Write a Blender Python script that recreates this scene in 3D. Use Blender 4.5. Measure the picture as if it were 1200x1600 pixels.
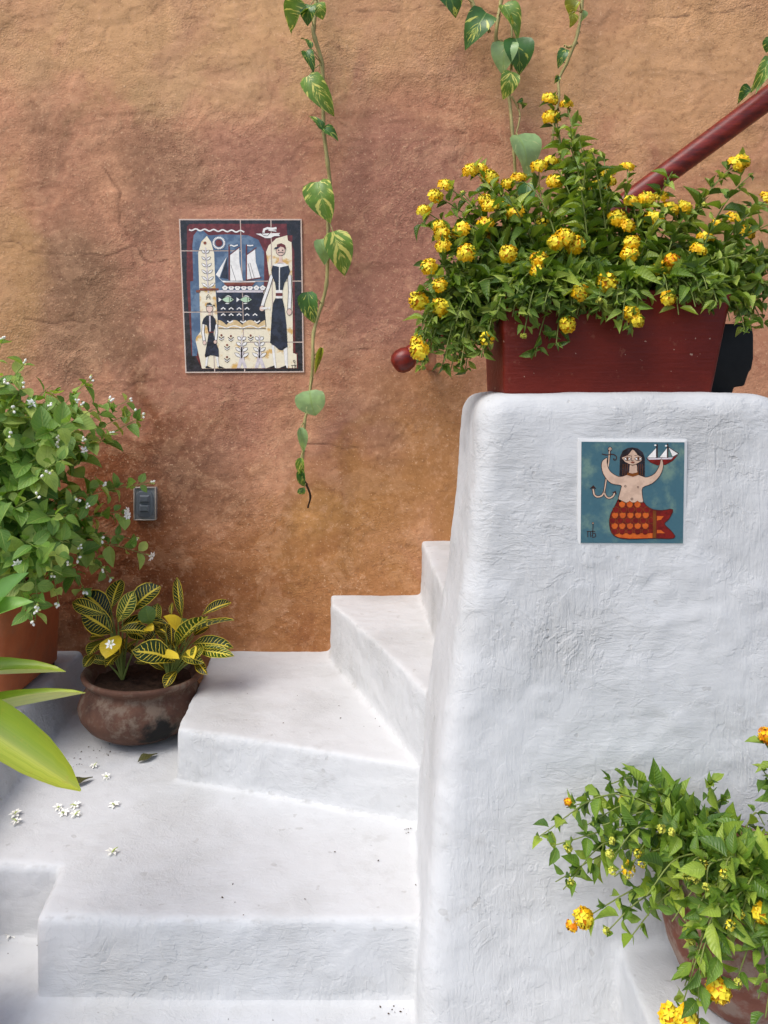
import bpy, bmesh, math, random
import numpy as np
from mathutils import Vector, Matrix

scene = bpy.context.scene
for o in list(bpy.data.objects):
    bpy.data.objects.remove(o)
COL = scene.collection

# ------------------------------------------------------------------ camera
F, CX, HY, CAMZ = 1155.0, 600.0, 600.0, 1.177      # focal length and horizon in photo pixels (1200 x 1600)
cam_d = bpy.data.cameras.new('camera')
cam = bpy.data.objects.new('camera', cam_d)
COL.objects.link(cam)
cam.location = (0, 0, CAMZ)
cam.rotation_euler = (math.radians(90), 0, 0)
cam_d.sensor_fit = 'VERTICAL'
cam_d.sensor_height = 24.0
cam_d.sensor_width = 18.0
cam_d.lens = 24.0 * F / 1600.0
cam_d.shift_y = (HY - 800.0) / 1600.0
cam_d.clip_start = 0.02
cam_d.clip_end = 500
scene.camera = cam

# ------------------------------------------------------------------ sky, sun, exposure
SUN_FROM = Vector((-0.43, -0.38, 0.82)).normalized()
world = bpy.data.worlds.new('World')
scene.world = world
world.use_nodes = True
wn = world.node_tree
sky = wn.nodes.new('ShaderNodeTexSky')
sky.sky_type = 'NISHITA'
sky.sun_disc = False
sky.sun_elevation = math.asin(SUN_FROM.z)
sky.sun_rotation = math.atan2(SUN_FROM.x, SUN_FROM.y)
sky.air_density = 1.0
sky.dust_density = 2.6
sky.ozone_density = 1.0
bg = wn.nodes['Background']
wn.links.new(sky.outputs[0], bg.inputs[0])
bg.inputs[1].default_value = 0.125
sun_d = bpy.data.lights.new('sun', 'SUN')
sun_d.energy = 1.3
sun_d.angle = math.radians(38)
sun_d.color = (1.0, 0.985, 0.96)
sun = bpy.data.objects.new('sun', sun_d)
COL.objects.link(sun)
sun.rotation_euler = SUN_FROM.to_track_quat('Z', 'Y').to_euler()
vs = scene.view_settings
vs.view_transform = 'Standard'
vs.look = 'None'
vs.gamma = 1.0
vs.use_curve_mapping = False
vs.exposure = 0.68
scene.cycles.max_bounces = 5
scene.cycles.diffuse_bounces = 3
scene.cycles.glossy_bounces = 2
scene.cycles.transmission_bounces = 3

# ------------------------------------------------------------------ helpers
rng = random.Random(7)
nrg = np.random.RandomState(11)


def P(px, py, d):
    return Vector(((px - CX) * d / F, d, CAMZ - (py - HY) * d / F))


def tag(o, label=None, cat=None, group=None, kind=None):
    if label: o['label'] = label
    if cat: o['category'] = cat
    if group: o['group'] = group
    if kind: o['kind'] = kind
    return o


def empty(name, loc, label, cat, group=None):
    o = bpy.data.objects.new(name, None)
    o.empty_display_size = 0.05
    COL.objects.link(o)
    o.location = loc
    return tag(o, label, cat, group)


def link(name, me, parent=None, M=None):
    """one mesh object; M is its place in the world, the parent is an unrotated Empty or mesh"""
    o = bpy.data.objects.new(name, me)
    COL.objects.link(o)
    M = M if M is not None else Matrix.Identity(4)
    if parent is not None:
        o.parent = parent
        o.matrix_local = WM[parent.name].inverted() @ M if parent.name in WM else Matrix.Translation(-Vector(parent.location)) @ M
    else:
        o.matrix_local = M
    WM[o.name] = M.copy()
    return o


WM = {}


class MB:
    def __init__(s):
        s.v = []; s.f = []; s.m = []; s.uv = []; s.r = []

    def add(s, vs_, fs, mat=0, uv=None, r=0.5):
        n = len(s.v)
        s.v += [tuple(v) for v in vs_]
        s.f += [tuple(i + n for i in f) for f in fs]
        s.m += [mat] * len(fs)
        s.uv += list(uv) if uv is not None else [(0.5, 0.5)] * len(vs_)
        s.r += list(r) if hasattr(r, '__len__') else [r] * len(vs_)

    def mesh(s, name, mats, smooth=True):
        me = bpy.data.meshes.new(name)
        me.from_pydata(s.v, [], s.f)
        if not isinstance(mats, (list, tuple)): mats = [mats]
        for m in mats: me.materials.append(m)
        if len(mats) > 1: me.polygons.foreach_set('material_index', s.m)
        uvl = me.uv_layers.new(name='UVMap')
        li = np.zeros(len(me.loops), dtype=np.int32)
        me.loops.foreach_get('vertex_index', li)
        uvl.data.foreach_set('uv', np.array(s.uv, dtype=np.float32)[li].ravel())
        at = me.attributes.new('rnd', 'FLOAT', 'POINT')
        at.data.foreach_set('value', np.array(s.r, dtype=np.float32))
        me.polygons.foreach_set('use_smooth', [smooth] * len(me.polygons))
        me.update()
        return me

    def tube(s, pts, radii, n=6, mat=0, r=0.5, cap=True):
        pts = [Vector(p) for p in pts]
        k = len(pts)
        if not hasattr(radii, '__len__'): radii = [radii] * k
        vs_, fs, uv = [], [], []
        ref = Vector((0, 0, 1))
        for i in range(k):
            t = (pts[min(i + 1, k - 1)] - pts[max(i - 1, 0)]).normalized()
            a = t.cross(ref)
            if a.length < 0.1: a = t.cross(Vector((1, 0, 0)))
            a.normalize(); b = a.cross(t).normalized()
            ref = b
            for j in range(n):
                an = 2 * math.pi * j / n
                vs_.append(pts[i] + (a * math.cos(an) + b * math.sin(an)) * radii[i])
                uv.append((j / n, i / max(1, k - 1)))
        for i in range(k - 1):
            for j in range(n):
                j2 = (j + 1) % n
                fs.append((i * n + j, i * n + j2, (i + 1) * n + j2, (i + 1) * n + j))
        if cap:
            fs.append(tuple(range(n))[::-1]); fs.append(tuple((k - 1) * n + j for j in range(n)))
        s.add(vs_, fs, mat, uv, r)

    def lathe(s, prof, n=48, mat=0, c=(0, 0, 0), wob=0.0):
        vs_, fs, uv = [], [], []
        for i, (r, z) in enumerate(prof):
            for j in range(n):
                a = 2 * math.pi * j / n
                rr = r * (1 + wob * math.sin(2 * a + 1.0 + z * 9) + wob * 0.6 * math.sin(3 * a + z * 14))
                vs_.append((c[0] + rr * math.cos(a), c[1] + rr * math.sin(a), c[2] + z))
                uv.append((j / n, i / len(prof)))
        for i in range(len(prof) - 1):
            for j in range(n):
                j2 = (j + 1) % n
                fs.append((i * n + j, i * n + j2, (i + 1) * n + j2, (i + 1) * n + j))
        fs.append(tuple(range(n))[::-1])
        fs.append(tuple((len(prof) - 1) * n + j for j in range(n)))
        s.add(vs_, fs, mat, uv)

    def box(s, x0, x1, y0, y1, z0, z1, mat=0):
        vs_ = [(x, y, z) for z in (z0, z1) for y in (y0, y1) for x in (x0, x1)]
        s.add(vs_, [(0, 2, 3, 1), (4, 5, 7, 6), (0, 1, 5, 4), (2, 6, 7, 3), (0, 4, 6, 2), (1, 3, 7, 5)], mat)


def bevel_mesh(me, w, seg=3, ang=30):
    bm = bmesh.new(); bm.from_mesh(me)
    es = [e for e in bm.edges if len(e.link_faces) == 2 and e.calc_face_angle(0) > math.radians(ang)]
    bmesh.ops.bevel(bm, geom=es, offset=w, segments=seg, profile=0.5, affect='EDGES')
    bm.to_mesh(me); bm.free()
    me.polygons.foreach_set('use_smooth', [True] * len(me.polygons))
    return me


def bez(p0, p1, p2, n):
    return [p0 * (1 - t) ** 2 + p1 * 2 * t * (1 - t) + p2 * t * t for t in [i / (n - 1) for i in range(n)]]


def catmull(pts, sub=5):
    pts = [Vector(p) for p in pts]
    q = [pts[0] * 2 - pts[1]] + pts + [pts[-1] * 2 - pts[-2]]
    out = []
    for i in range(1, len(q) - 2):
        for k in range(sub):
            t = k / sub
            out.append(0.5 * ((2 * q[i]) + (q[i + 1] - q[i - 1]) * t + (2 * q[i - 1] - 5 * q[i] + 4 * q[i + 1] - q[i + 2]) * t * t
                              + (3 * q[i] - q[i - 1] - 3 * q[i + 1] + q[i + 2]) * t ** 3))
    out.append(pts[-1])
    return out


# numpy lattice noise, -1..1
def vnoise(p, seed=0):
    p = np.asarray(p, dtype=np.float64)
    i = np.floor(p).astype(np.int64); f = p - i
    u = f * f * f * (f * (f * 6 - 15) + 10)
    def h(a, b, c):
        n = (a * 73856093) ^ (b * 19349663) ^ (c * 83492791) ^ (seed * 2654435761 & 0xffffffff)
        n = (n ^ (n >> 13)) * 1274126177 & 0xffffffff
        n = (n ^ (n >> 16)) * 2246822519 & 0xffffffff
        return ((n >> 8) & 0xffff) / 32767.5 - 1.0
    r = 0
    for dx in (0, 1):
        wx = u[:, 0] if dx else 1 - u[:, 0]
        for dy in (0, 1):
            wy = u[:, 1] if dy else 1 - u[:, 1]
            for dz in (0, 1):
                wz = u[:, 2] if dz else 1 - u[:, 2]
                r = r + wx * wy * wz * h(i[:, 0] + dx, i[:, 1] + dy, i[:, 2] + dz)
    return r


def fbm(p, scale, octv=3, seed=0, gain=0.5):
    r = 0; a = 1.0
    for k in range(octv):
        r = r + a * vnoise(np.asarray(p) * scale + 17.3 * k, seed + k)
        scale *= 2.03; a *= gain
    return r


# ------------------------------------------------------------------ materials
def S(r, g, b):
    return tuple((c / 255 / 12.92) if c / 255 <= 0.04045 else ((c / 255 + 0.055) / 1.055) ** 2.4 for c in (r, g, b)) + (1.0,)


class N:
    def __init__(s, name):
        s.mat = bpy.data.materials.new(name); s.mat.use_nodes = True
        s.t = s.mat.node_tree; s.t.nodes.clear()
        s.out = s.t.nodes.new('ShaderNodeOutputMaterial')
        s._pos = None

    def n(s, typ, **kw):
        nd = s.t.nodes.new('ShaderNode' + typ)
        for k, v in kw.items():
            setattr(nd, k, v)
        return nd

    def put(s, sock, v):
        if hasattr(v, 'is_linked') or hasattr(v, 'links'):
            s.t.links.new(v, sock)
        elif v is not None:
            sock.default_value = v

    def pos(s):
        if s._pos is None: s._pos = s.n('NewGeometry').outputs['Position']
        return s._pos

    def obj(s):
        return s.n('TexCoord').outputs['Object']

    def mapping(s, vec, scale=(1, 1, 1), rot=(0, 0, 0), loc=(0, 0, 0)):
        m = s.n('Mapping'); s.put(m.inputs[0], vec)
        m.inputs['Scale'].default_value = scale; m.inputs['Rotation'].default_value = rot; m.inputs['Location'].default_value = loc
        return m.outputs[0]

    def noise(s, scale, detail=4, rough=0.55, vec=None, dist=0.0, out=0):
        t = s.n('TexNoise'); s.put(t.inputs['Vector'], vec if vec is not None else s.pos())
        t.inputs['Scale'].default_value = scale; t.inputs['Detail'].default_value = detail
        t.inputs['Roughness'].default_value = rough; t.inputs['Distortion'].default_value = dist
        return t.outputs[out]

    def ramp(s, fac, stops, interp='LINEAR'):
        r = s.n('ValToRGB'); s.put(r.inputs[0], fac); r.color_ramp.interpolation = interp
        e = r.color_ramp.elements
        while len(e) < len(stops): e.new(0.5)
        for k, (p, c) in enumerate(stops):
            e[k].position = p
            e[k].color = c if hasattr(c, '__len__') else (c, c, c, 1)
        return r.outputs[0]

    def mix(s, fac, a, b, blend='MIX'):
        m = s.n('Mix', data_type='RGBA', blend_type=blend)
        s.put(m.inputs[0], fac); s.put(m.inputs[6], a); s.put(m.inputs[7], b)
        return m.outputs[2]

    def math(s, op, a, b=None, c=None, clamp=False):
        m = s.n('Math', operation=op); m.use_clamp = clamp
        s.put(m.inputs[0], a)
        if b is not None: s.put(m.inputs[1], b)
        if c is not None: s.put(m.inputs[2], c)
        return m.outputs[0]

    def smooth(s, v, a, b):
        m = s.n('MapRange', interpolation_type='SMOOTHSTEP'); s.put(m.inputs[0], v)
        m.inputs[1].default_value = a; m.inputs[2].default_value = b
        return m.outputs[0]

    def bump(s, h, strength=0.5, dist=0.005, normal=None):
        b = s.n('Bump'); s.put(b.inputs['Height'], h)
        b.inputs['Strength'].default_value = strength; b.inputs['Distance'].default_value = dist
        if normal is not None: s.put(b.inputs['Normal'], normal)
        return b.outputs[0]

    def principled(s, col, rough=0.6, normal=None, spec=0.5, **kw):
        p = s.n('BsdfPrincipled'); s.put(p.inputs['Base Color'], col); s.put(p.inputs['Roughness'], rough)
        p.inputs['Specular IOR Level'].default_value = spec
        if normal is not None: s.put(p.inputs['Normal'], normal)
        for k, v in kw.items(): s.put(p.inputs[k.replace('_', ' ')], v)
        return p.outputs[0]

    def done(s, sh):
        s.t.links.new(sh, s.out.inputs[0]); return s.mat


def attr(m, name, out='Color'):
    n_ = m.n('Attribute'); n_.attribute_name = name
    return n_.outputs[out]


def mat_wall(washed=True):
    m = N('terracotta_limewash')
    c = attr(m, 'wash_shade') if washed else m.ramp(m.noise(4, 3, .6), [(0.3, S(170, 112, 84)), (0.7, S(200, 142, 108))])
    # fine mottling, pale worn grains and dark pits
    g = m.noise(44, 4, 0.74)
    c = m.mix(m.math('MULTIPLY', m.smooth(g, 0.50, 0.76), 0.45), c, S(222, 172, 134))
    c = m.mix(m.math('MULTIPLY', m.smooth(g, 0.50, 0.24), 0.45), c, S(104, 62, 45))
    sp = m.noise(150, 2, 0.5)
    c = m.mix(m.math('MULTIPLY', m.smooth(sp, 0.64, 0.73), 0.5), c, S(232, 192, 154))
    c = m.mix(m.math('MULTIPLY', m.smooth(sp, 0.32, 0.25), 0.4), c, S(84, 50, 38))
    pat = m.smooth(m.noise(6.5, 5, 0.66, dist=0.4), 0.545, 0.56)                # thin skims with a hard edge
    c = m.mix(m.math('MULTIPLY', pat, 0.13), c, S(226, 178, 138))
    crack = attr(m, 'crack', 'Fac')
    c = m.mix(m.math('MULTIPLY', crack, 0.7), c, S(72, 44, 34))
    st = m.noise(1.0, 3, 0.65, vec=m.mapping(m.pos(), (36, 20, 62), (0, 0.25, 0)))
    h = m.math('ADD', m.math('MULTIPLY', sp, 0.8), m.math('MULTIPLY', st, 0.5))
    h = m.math('ADD', m.math('ADD', h, m.math('MULTIPLY', g, 0.5)), m.math('MULTIPLY', pat, 0.22))
    b_ = m.n('Bump'); m.put(b_.inputs['Height'], h); b_.inputs['Distance'].default_value = 0.0050
    m.put(b_.inputs['Strength'], m.math('ADD', 0.22, m.math('MULTIPLY', attr(m, 'rough', 'Fac'), 0.7)))
    nrm = b_.outputs[0]
    return m.done(m.principled(c, 0.88, nrm, 0.22))


def mat_white():
    m = N('whitewashed_plaster')
    dirt = attr(m, 'dirt', 'Fac'); strk = attr(m, 'strk', 'Fac')
    w2 = m.noise(30, 3, 0.65); fine = m.noise(95, 3, 0.65)
    c = m.mix(m.smooth(dirt, 0.0, 1.0), (0.61, 0.615, 0.615, 1), (0.49, 0.49, 0.48, 1))
    c = m.mix(m.math('MULTIPLY', m.smooth(w2, 0.54, 0.74), 0.16), c, (0.42, 0.41, 0.39, 1))
    c = m.mix(m.math('MULTIPLY', m.smooth(fine, 0.26, 0.20), 0.55), c, (0.20, 0.17, 0.13, 1))
    sc_ = m.math('MULTIPLY', attr(m, 'scuff', 'Fac'), m.smooth(w2, 0.42, 0.62))
    c = m.mix(m.math('MULTIPLY', sc_, 0.45), c, (0.30, 0.285, 0.26, 1))
    s1 = m.noise(1.0, 3, 0.6, vec=m.mapping(m.pos(), (110, 110, 20), (0.35, 0.55, 0.3)), dist=0.8)
    s2 = m.noise(1.0, 3, 0.6, vec=m.mapping(m.pos(), (26, 60, 110), (0.3, -0.6, 0.4)), dist=0.8)
    br = m.mix(strk, s1, s2)
    coat = m.smooth(m.noise(15, 4, 0.62, dist=0.5), 0.50, 0.545)                # edges of one limewash coat over another
    chip = m.smooth(m.noise(34, 2, 0.5), 0.70, 0.74)
    h = m.math('ADD', m.math('MULTIPLY', br, 0.75), m.math('MULTIPLY', fine, 0.38))
    h = m.math('ADD', h, m.math('MULTIPLY', coat, 0.20))
    h = m.math('SUBTRACT', m.math('ADD', h, m.math('MULTIPLY', w2, 0.35)), m.math('MULTIPLY', chip, 0.3))
    c = m.mix(m.math('MULTIPLY', chip, 0.35), c, (0.36, 0.345, 0.32, 1))
    vert = m.n('SeparateXYZ'); m.put(vert.inputs[0], m.n('NewGeometry').outputs['Normal'])
    up = m.math('ABSOLUTE', vert.outputs[2])
    stv = m.ramp(up, [(0.5, 1.0), (0.95, 0.6)])
    b = m.n('Bump'); m.put(b.inputs['Height'], h); b.inputs['Distance'].default_value = 0.0058; m.put(b.inputs['Strength'], m.math('MULTIPLY', stv, m.math('ADD', 0.24, m.math('MULTIPLY', dirt, 0.60))))
    return m.done(m.principled(c, 0.75, b.outputs[0], 0.3))


def mat_plain(name, col, rough=0.6, spec=0.5, var=0.12, scale=30, bump=0.0, bscale=80, coat=0.0):
    m = N(name)
    w = m.noise(scale, 5, 0.6)
    d = tuple(x * (1 - var) for x in col[:3]) + (1,)
    l = tuple(min(1, x * (1 + var)) for x in col[:3]) + (1,)
    c = m.ramp(w, [(0.3, d), (0.7, l)])
    nrm = m.bump(m.noise(bscale, 4, 0.6), bump, 0.003) if bump else None
    return m.done(m.principled(c, rough, nrm, spec, Coat_Weight=coat, Coat_Roughness=0.08))


def leaf_shader(m, c, rough, h=None, bump=0.3, trans=0.3, spec=0.5, tcol=None):
    nrm = m.bump(h, bump, 0.002) if h is not None else None
    p = m.principled(c, rough, nrm, spec)
    t = m.n('BsdfTranslucent'); m.put(t.inputs[0], tcol if tcol is not None else m.mix(1.0, c, (1.3, 1.35, 0.5, 1), 'MULTIPLY'))
    mx = m.n('MixShader'); mx.inputs[0].default_value = trans
    m.t.links.new(p, mx.inputs[1]); m.t.links.new(t.outputs[0], mx.inputs[2])
    return m.done(mx.outputs[0])


def uvs(m):
    u = m.n('UVMap'); u.uv_map = 'UVMap'
    sp = m.n('SeparateXYZ'); m.put(sp.inputs[0], u.outputs[0])
    return sp.outputs[0], sp.outputs[1]


def rnd(m):
    a = m.n('Attribute'); a.attribute_name = 'rnd'
    o = m.n('ObjectInfo')
    return m.math('FRACT', m.math('ADD', a.outputs['Fac'], o.outputs['Random']))


def mat_leaf(name, dark, mid, light, rough=0.45, vein=0.35, nv=9, trans=0.28, slant=0.5):
    m = N(name)
    u, v = uvs(m); r = rnd(m)
    c = m.ramp(r, [(0.0, dark), (0.55, mid), (1.0, light)])
    c = m.mix(m.math('MULTIPLY', m.smooth(m.noise(60, 4, .6), 0.4, 0.7), 0.25), c, dark)
    au = m.math('ABSOLUTE', m.math('SUBTRACT', u, 0.5))
    ph = m.math('SUBTRACT', m.math('MULTIPLY', v, float(nv)), m.math('MULTIPLY', au, nv * slant))
    tri = m.math('ABSOLUTE', m.math('SUBTRACT', m.math('FRACT', ph), 0.5))
    lat = m.smooth(tri, 0.10, 0.02)
    midr = m.smooth(au, 0.05, 0.015)
    ve = m.math('MAXIMUM', midr, m.math('MULTIPLY', lat, 0.5))
    c = m.mix(m.math('MULTIPLY', ve, vein), c, light)
    h = m.math('SUBTRACT', m.math('MULTIPLY', tri, 1.2), m.math('MULTIPLY', midr, 0.6))
    return leaf_shader(m, c, rough, h, 0.5, trans)


def mat_croton(name, yellow_amt):
    m = N(name)
    u, v = uvs(m); r = rnd(m)
    base = m.ramp(r, [(0.0, S(18, 34, 12)), (0.6, S(34, 58, 16)), (1.0, S(62, 88, 20))])
    yel = m.ramp(r, [(0.0, S(228, 194, 44)), (1.0, S(232, 214, 84))])
    au = m.math('ABSOLUTE', m.math('SUBTRACT', u, 0.5))
    wob = m.math('MULTIPLY', m.math('SUBTRACT', m.noise(60, 3, .5), 0.5), 1.1)
    side = m.math('MULTIPLY', m.smooth(u, 0.49, 0.51), 0.4)
    ph = m.math('ADD', m.math('ADD', m.math('SUBTRACT', m.math('MULTIPLY', v, 12.0), m.math('MULTIPLY', au, 4.0)), wob), side)
    tri = m.math('ABSOLUTE', m.math('SUBTRACT', m.math('FRACT', ph), 0.5))
    thick = m.math('ADD', 0.05, m.math('MULTIPLY', r, 0.07))
    lat = m.math('MULTIPLY', m.math('LESS_THAN', tri, thick), m.smooth(au, 0.49, 0.30))
    midr = m.smooth(au, 0.065, 0.035)
    edge = m.smooth(au, 0.455, 0.475)
    ve = m.math('MAXIMUM', m.math('MAXIMUM', midr, edge), lat)
    if yellow_amt > 0:
        ve = m.math('MAXIMUM', ve, m.smooth(m.noise(26, 3, .5), 0.75 - yellow_amt * 0.7, 0.85 - yellow_amt * 0.7))
    c = m.mix(ve, base, yel)
    return leaf_shader(m, c, 0.42, m.math('ADD', tri, m.math('MULTIPLY', midr, -0.5)), 0.5, 0.15, 0.35)


def mat_pothos(name, base, light, amt=0.5, rough=0.35):
    m = N(name)
    u, v = uvs(m); r = rnd(m)
    b = m.mix(m.smooth(m.noise(30, 3, .5), 0.35, 0.7), base, tuple(x * 1.35 for x in base[:3]) + (1,))
    au = m.math('ABSOLUTE', m.math('SUBTRACT', u, 0.5))
    cmb = m.n('CombineXYZ'); m.put(cmb.inputs[0], m.math('ADD', m.math('MULTIPLY', v, 9.0), m.math('MULTIPLY', au, -9.0)))
    m.put(cmb.inputs[1], m.math('MULTIPLY', v, 2.0)); m.put(cmb.inputs[2], m.math('MULTIPLY', r, 20.0))
    st = m.noise(1.0, 3, 0.6, vec=cmb.outputs[0])
    c = m.mix(m.smooth(st, 0.68 - 0.12 * amt, 0.72 - 0.12 * amt), b, light)
    midr = m.smooth(au, 0.035, 0.01)
    c = m.mix(m.math('MULTIPLY', midr, 0.5), c, S(150, 180, 90))
    return leaf_shader(m, c, rough, m.math('ADD', m.math('MULTIPLY', midr, -1.0), m.noise(90, 2, .5)), 0.35, 0.22, 0.5)


WALL = mat_wall()
WALL_PLAIN = mat_wall(False)
WHITE = mat_white()

# ------------------------------------------------------------------ large structure
ZT = [0.0, 0.157, 0.290, 0.477, 0.657, 0.84]        # tread levels
YW = 2.45                                            # face of the stucco wall

# ground beyond the steps
g = MB(); g.add([(-40, -40, -0.012), (40, -40, -0.012), (40, 40, -0.012), (-40, 40, -0.012)], [(0, 1, 2, 3)])
tag(link('ground', g.mesh('ground', mat_plain('grey_paving', S(120, 112, 102), 0.85, 0.3, 0.25, 6), False)), 'grey courtyard ground beyond the steps', kind='structure')


def axis(a0, a1, b0, b1, step, coarse):
    lo = list(np.arange(a0, b0, coarse)); mid = list(np.arange(b0, b1, step)); hi = list(np.arange(b1, a1 + coarse, coarse))
    return np.array(lo + mid + hi)


# stucco wall: a dense sheet with real trowel relief over a solid core
xs = axis(-3.2, 3.2, -1.42, 1.42, 0.0047, 0.12)
zs = axis(-0.1, 3.4, 0.25, 2.52, 0.0047, 0.12)
X, Z = np.meshgrid(xs, zs)
pt = np.stack([X.ravel(), np.zeros(X.size), Z.ravel()], 1)
dsp = 0.0055 * fbm(pt, 3.0, 2, 3) + 0.0015 * fbm(pt * np.array([1, 1, 1.5]), 13.0, 2, 5)
ly = fbm(pt * np.array([1.0, 1, 1.35]) + 0.07 * np.stack([vnoise(pt * 9, 8), 0 * pt[:, 0], vnoise(pt * 9, 9)], 1), 5.5, 4, 21, 0.55)
dsp += 0.0018 * (1 / (1 + np.exp(-(ly - 0.18) * 26))) + 0.0014 * (1 / (1 + np.exp(-(ly + 0.35) * 30)))     # overlapping skims of plaster
fl = fbm(pt * np.array([1.0, 1, 1.6]), 27.0, 3, 31)
dsp += 0.0009 * np.clip(fl, -0.2, 0.9)
# long hand-drawn cracks that the photo shows, scored into the relief
CR = [[(0, 376), (32, 382), (60, 398), (120, 396), (160, 403), (188, 396), (205, 388)],
      [(210, 388), (222, 402), (240, 410), (262, 404)],
      [(165, 260), (178, 285), (190, 310), (186, 350), (205, 380)],
      [(545, 548), (580, 545), (605, 560)], [(600, 548), (640, 555), (690, 590)],
      [(470, 690), (520, 696), (560, 700)], [(1010, 24), (1075, 26), (1110, 18), (1180, 8)], [(560, 20), (700, 8), (780, 22)],
      [(190, 610), (240, 590), (262, 598)], [(40, 500), (80, 505), (130, 500)]]
wig = np.stack([vnoise(pt * 22, 41), vnoise(pt * 22, 42)], 1) * 0.012
qx = pt[:, 0] + wig[:, 0]; qz = pt[:, 2] + wig[:, 1]
crk = np.zeros(len(pt)); brk = vnoise(pt * 30, 77)
for poly in CR:
    w = [P(a, b, YW) for a, b in poly]
    dd = np.full(len(pt), 9.0)
    for a, b in zip(w[:-1], w[1:]):
        ex, ez = b.x - a.x, b.z - a.z
        t = np.clip(((qx - a.x) * ex + (qz - a.z) * ez) / (ex * ex + ez * ez), 0, 1)
        dd = np.minimum(dd, np.hypot(qx - a.x - t * ex, qz - a.z - t * ez))
    dsp -= 0.0011 * np.exp(-(dd / 0.0034) ** 2)
    crk = np.maximum(crk, np.exp(-(dd / 0.0030) ** 2) * np.clip(0.55 + 0.6 * brk, 0, 1))
# short stray cracks and chipped skims
nr2 = np.random.RandomState(5)
for _ in range(34):
    x0, z0 = nr2.uniform(-1.3, 1.2), nr2.uniform(0.55, 2.45); an = nr2.uniform(-0.5, 0.5) + (math.pi / 2 if nr2.rand() < 0.25 else 0); L = nr2.uniform(0.03, 0.16)
    t = np.clip((qx - x0) * math.cos(an) + (qz - z0) * math.sin(an), 0, L)
    near = np.where((abs(qx - x0) < 0.22) & (abs(qz - z0) < 0.22))[0]
    dd = np.hypot(qx[near] - x0 - t[near] * math.cos(an), qz[near] - z0 - t[near] * math.sin(an))
    dsp[near] -= 0.0007 * np.exp(-(dd / 0.0034) ** 2)
    crk[near] = np.maximum(crk[near], 0.75 * np.exp(-(dd / 0.0026) ** 2) * np.clip(0.35 + 0.8 * brk[near], 0, 1))
pt0 = pt.copy()
def calm(x0, x1, y0, y1, lvl):                       # plaster trowelled flat round something let into the wall
    global dsp
    px_ = CX + pt0[:, 0] * F / YW; py_ = HY - (pt0[:, 2] - CAMZ) * F / YW
    d_ = np.hypot(np.maximum(np.maximum(x0 - px_, px_ - x1), 0), np.maximum(np.maximum(y0 - py_, py_ - y1), 0))
    k_ = np.clip(1 - d_ / 22, 0, 1); k_ = k_ * k_ * (3 - 2 * k_)
    dsp = dsp * (1 - k_) + (lvl + 0.12 * dsp) * k_
calm(276, 478, 340, 586, 0.0045); calm(205, 250, 758, 814, 0.002)
pt[:, 1] = YW - dsp
# washes and stains of the limewash; jasmine shade painted in at lower left
ca, sa = math.cos(0.65), math.sin(0.65)
ptr = np.stack([pt0[:, 0] * ca - pt0[:, 2] * sa, pt0[:, 1], pt0[:, 0] * sa + pt0[:, 2] * ca], 1)
ptr = ptr + 0.10 * np.stack([vnoise(pt0 * 5, 201), 0 * pt0[:, 0], vnoise(pt0 * 5, 202)], 1)
wp1 = fbm(ptr, 3.4, 5, 101, 0.62); wp2 = fbm(ptr, 9.5, 4, 111, 0.62)
def lin(r, g_, b_): return np.array(S(r, g_, b_)[:3])
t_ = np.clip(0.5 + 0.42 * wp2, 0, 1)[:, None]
wash_shade = lin(182, 126, 96) * (1 - t_) + lin(206, 152, 116) * t_
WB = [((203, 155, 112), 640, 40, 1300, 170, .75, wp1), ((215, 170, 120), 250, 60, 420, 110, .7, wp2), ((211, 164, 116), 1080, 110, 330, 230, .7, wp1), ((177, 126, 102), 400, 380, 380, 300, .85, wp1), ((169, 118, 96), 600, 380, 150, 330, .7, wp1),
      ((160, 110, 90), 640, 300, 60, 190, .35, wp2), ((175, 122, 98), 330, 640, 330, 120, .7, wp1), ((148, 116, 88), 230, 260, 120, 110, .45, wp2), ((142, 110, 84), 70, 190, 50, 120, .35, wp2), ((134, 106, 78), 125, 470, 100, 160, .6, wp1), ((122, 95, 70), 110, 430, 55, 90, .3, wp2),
      ((197, 153, 104), 20, 430, 45, 190, .75, wp1), ((173, 120, 72), 500, 930, 420, 200, .9, wp1), ((183, 132, 78), 560, 820, 190, 110, .6, wp2), ((177, 126, 76), 690, 720, 110, 170, .85, wp1), ((154, 97, 58), 230, 900, 230, 190, .9, wp1), ((134, 77, 44), 170, 860, 150, 200, .9, wp1),  # last browns carry the shade of the jasmine in their colour
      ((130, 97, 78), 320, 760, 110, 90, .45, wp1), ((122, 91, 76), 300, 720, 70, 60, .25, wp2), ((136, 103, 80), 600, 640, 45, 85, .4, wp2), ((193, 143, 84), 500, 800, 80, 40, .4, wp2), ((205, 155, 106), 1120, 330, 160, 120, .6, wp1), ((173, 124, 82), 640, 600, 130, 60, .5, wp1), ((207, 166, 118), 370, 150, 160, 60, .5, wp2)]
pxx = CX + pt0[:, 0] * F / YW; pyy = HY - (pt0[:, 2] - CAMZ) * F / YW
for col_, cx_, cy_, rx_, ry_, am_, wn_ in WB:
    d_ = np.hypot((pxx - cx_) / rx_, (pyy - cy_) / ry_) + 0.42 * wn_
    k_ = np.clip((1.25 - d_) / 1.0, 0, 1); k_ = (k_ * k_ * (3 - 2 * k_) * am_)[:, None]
    wash_shade = wash_shade * (1 - k_) + lin(*col_) * k_
vs_k = np.clip(vnoise(pt0 * np.array([16, 1, 1.6]), 131) - 0.25, 0, 1)[:, None] * 0.5      # faint runs of old rain
wash_shade = wash_shade * (1 - vs_k * 0.35)
mean_ = wash_shade.mean(0); wash_shade = mean_ + (wash_shade - mean_) * 1.05
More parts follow.
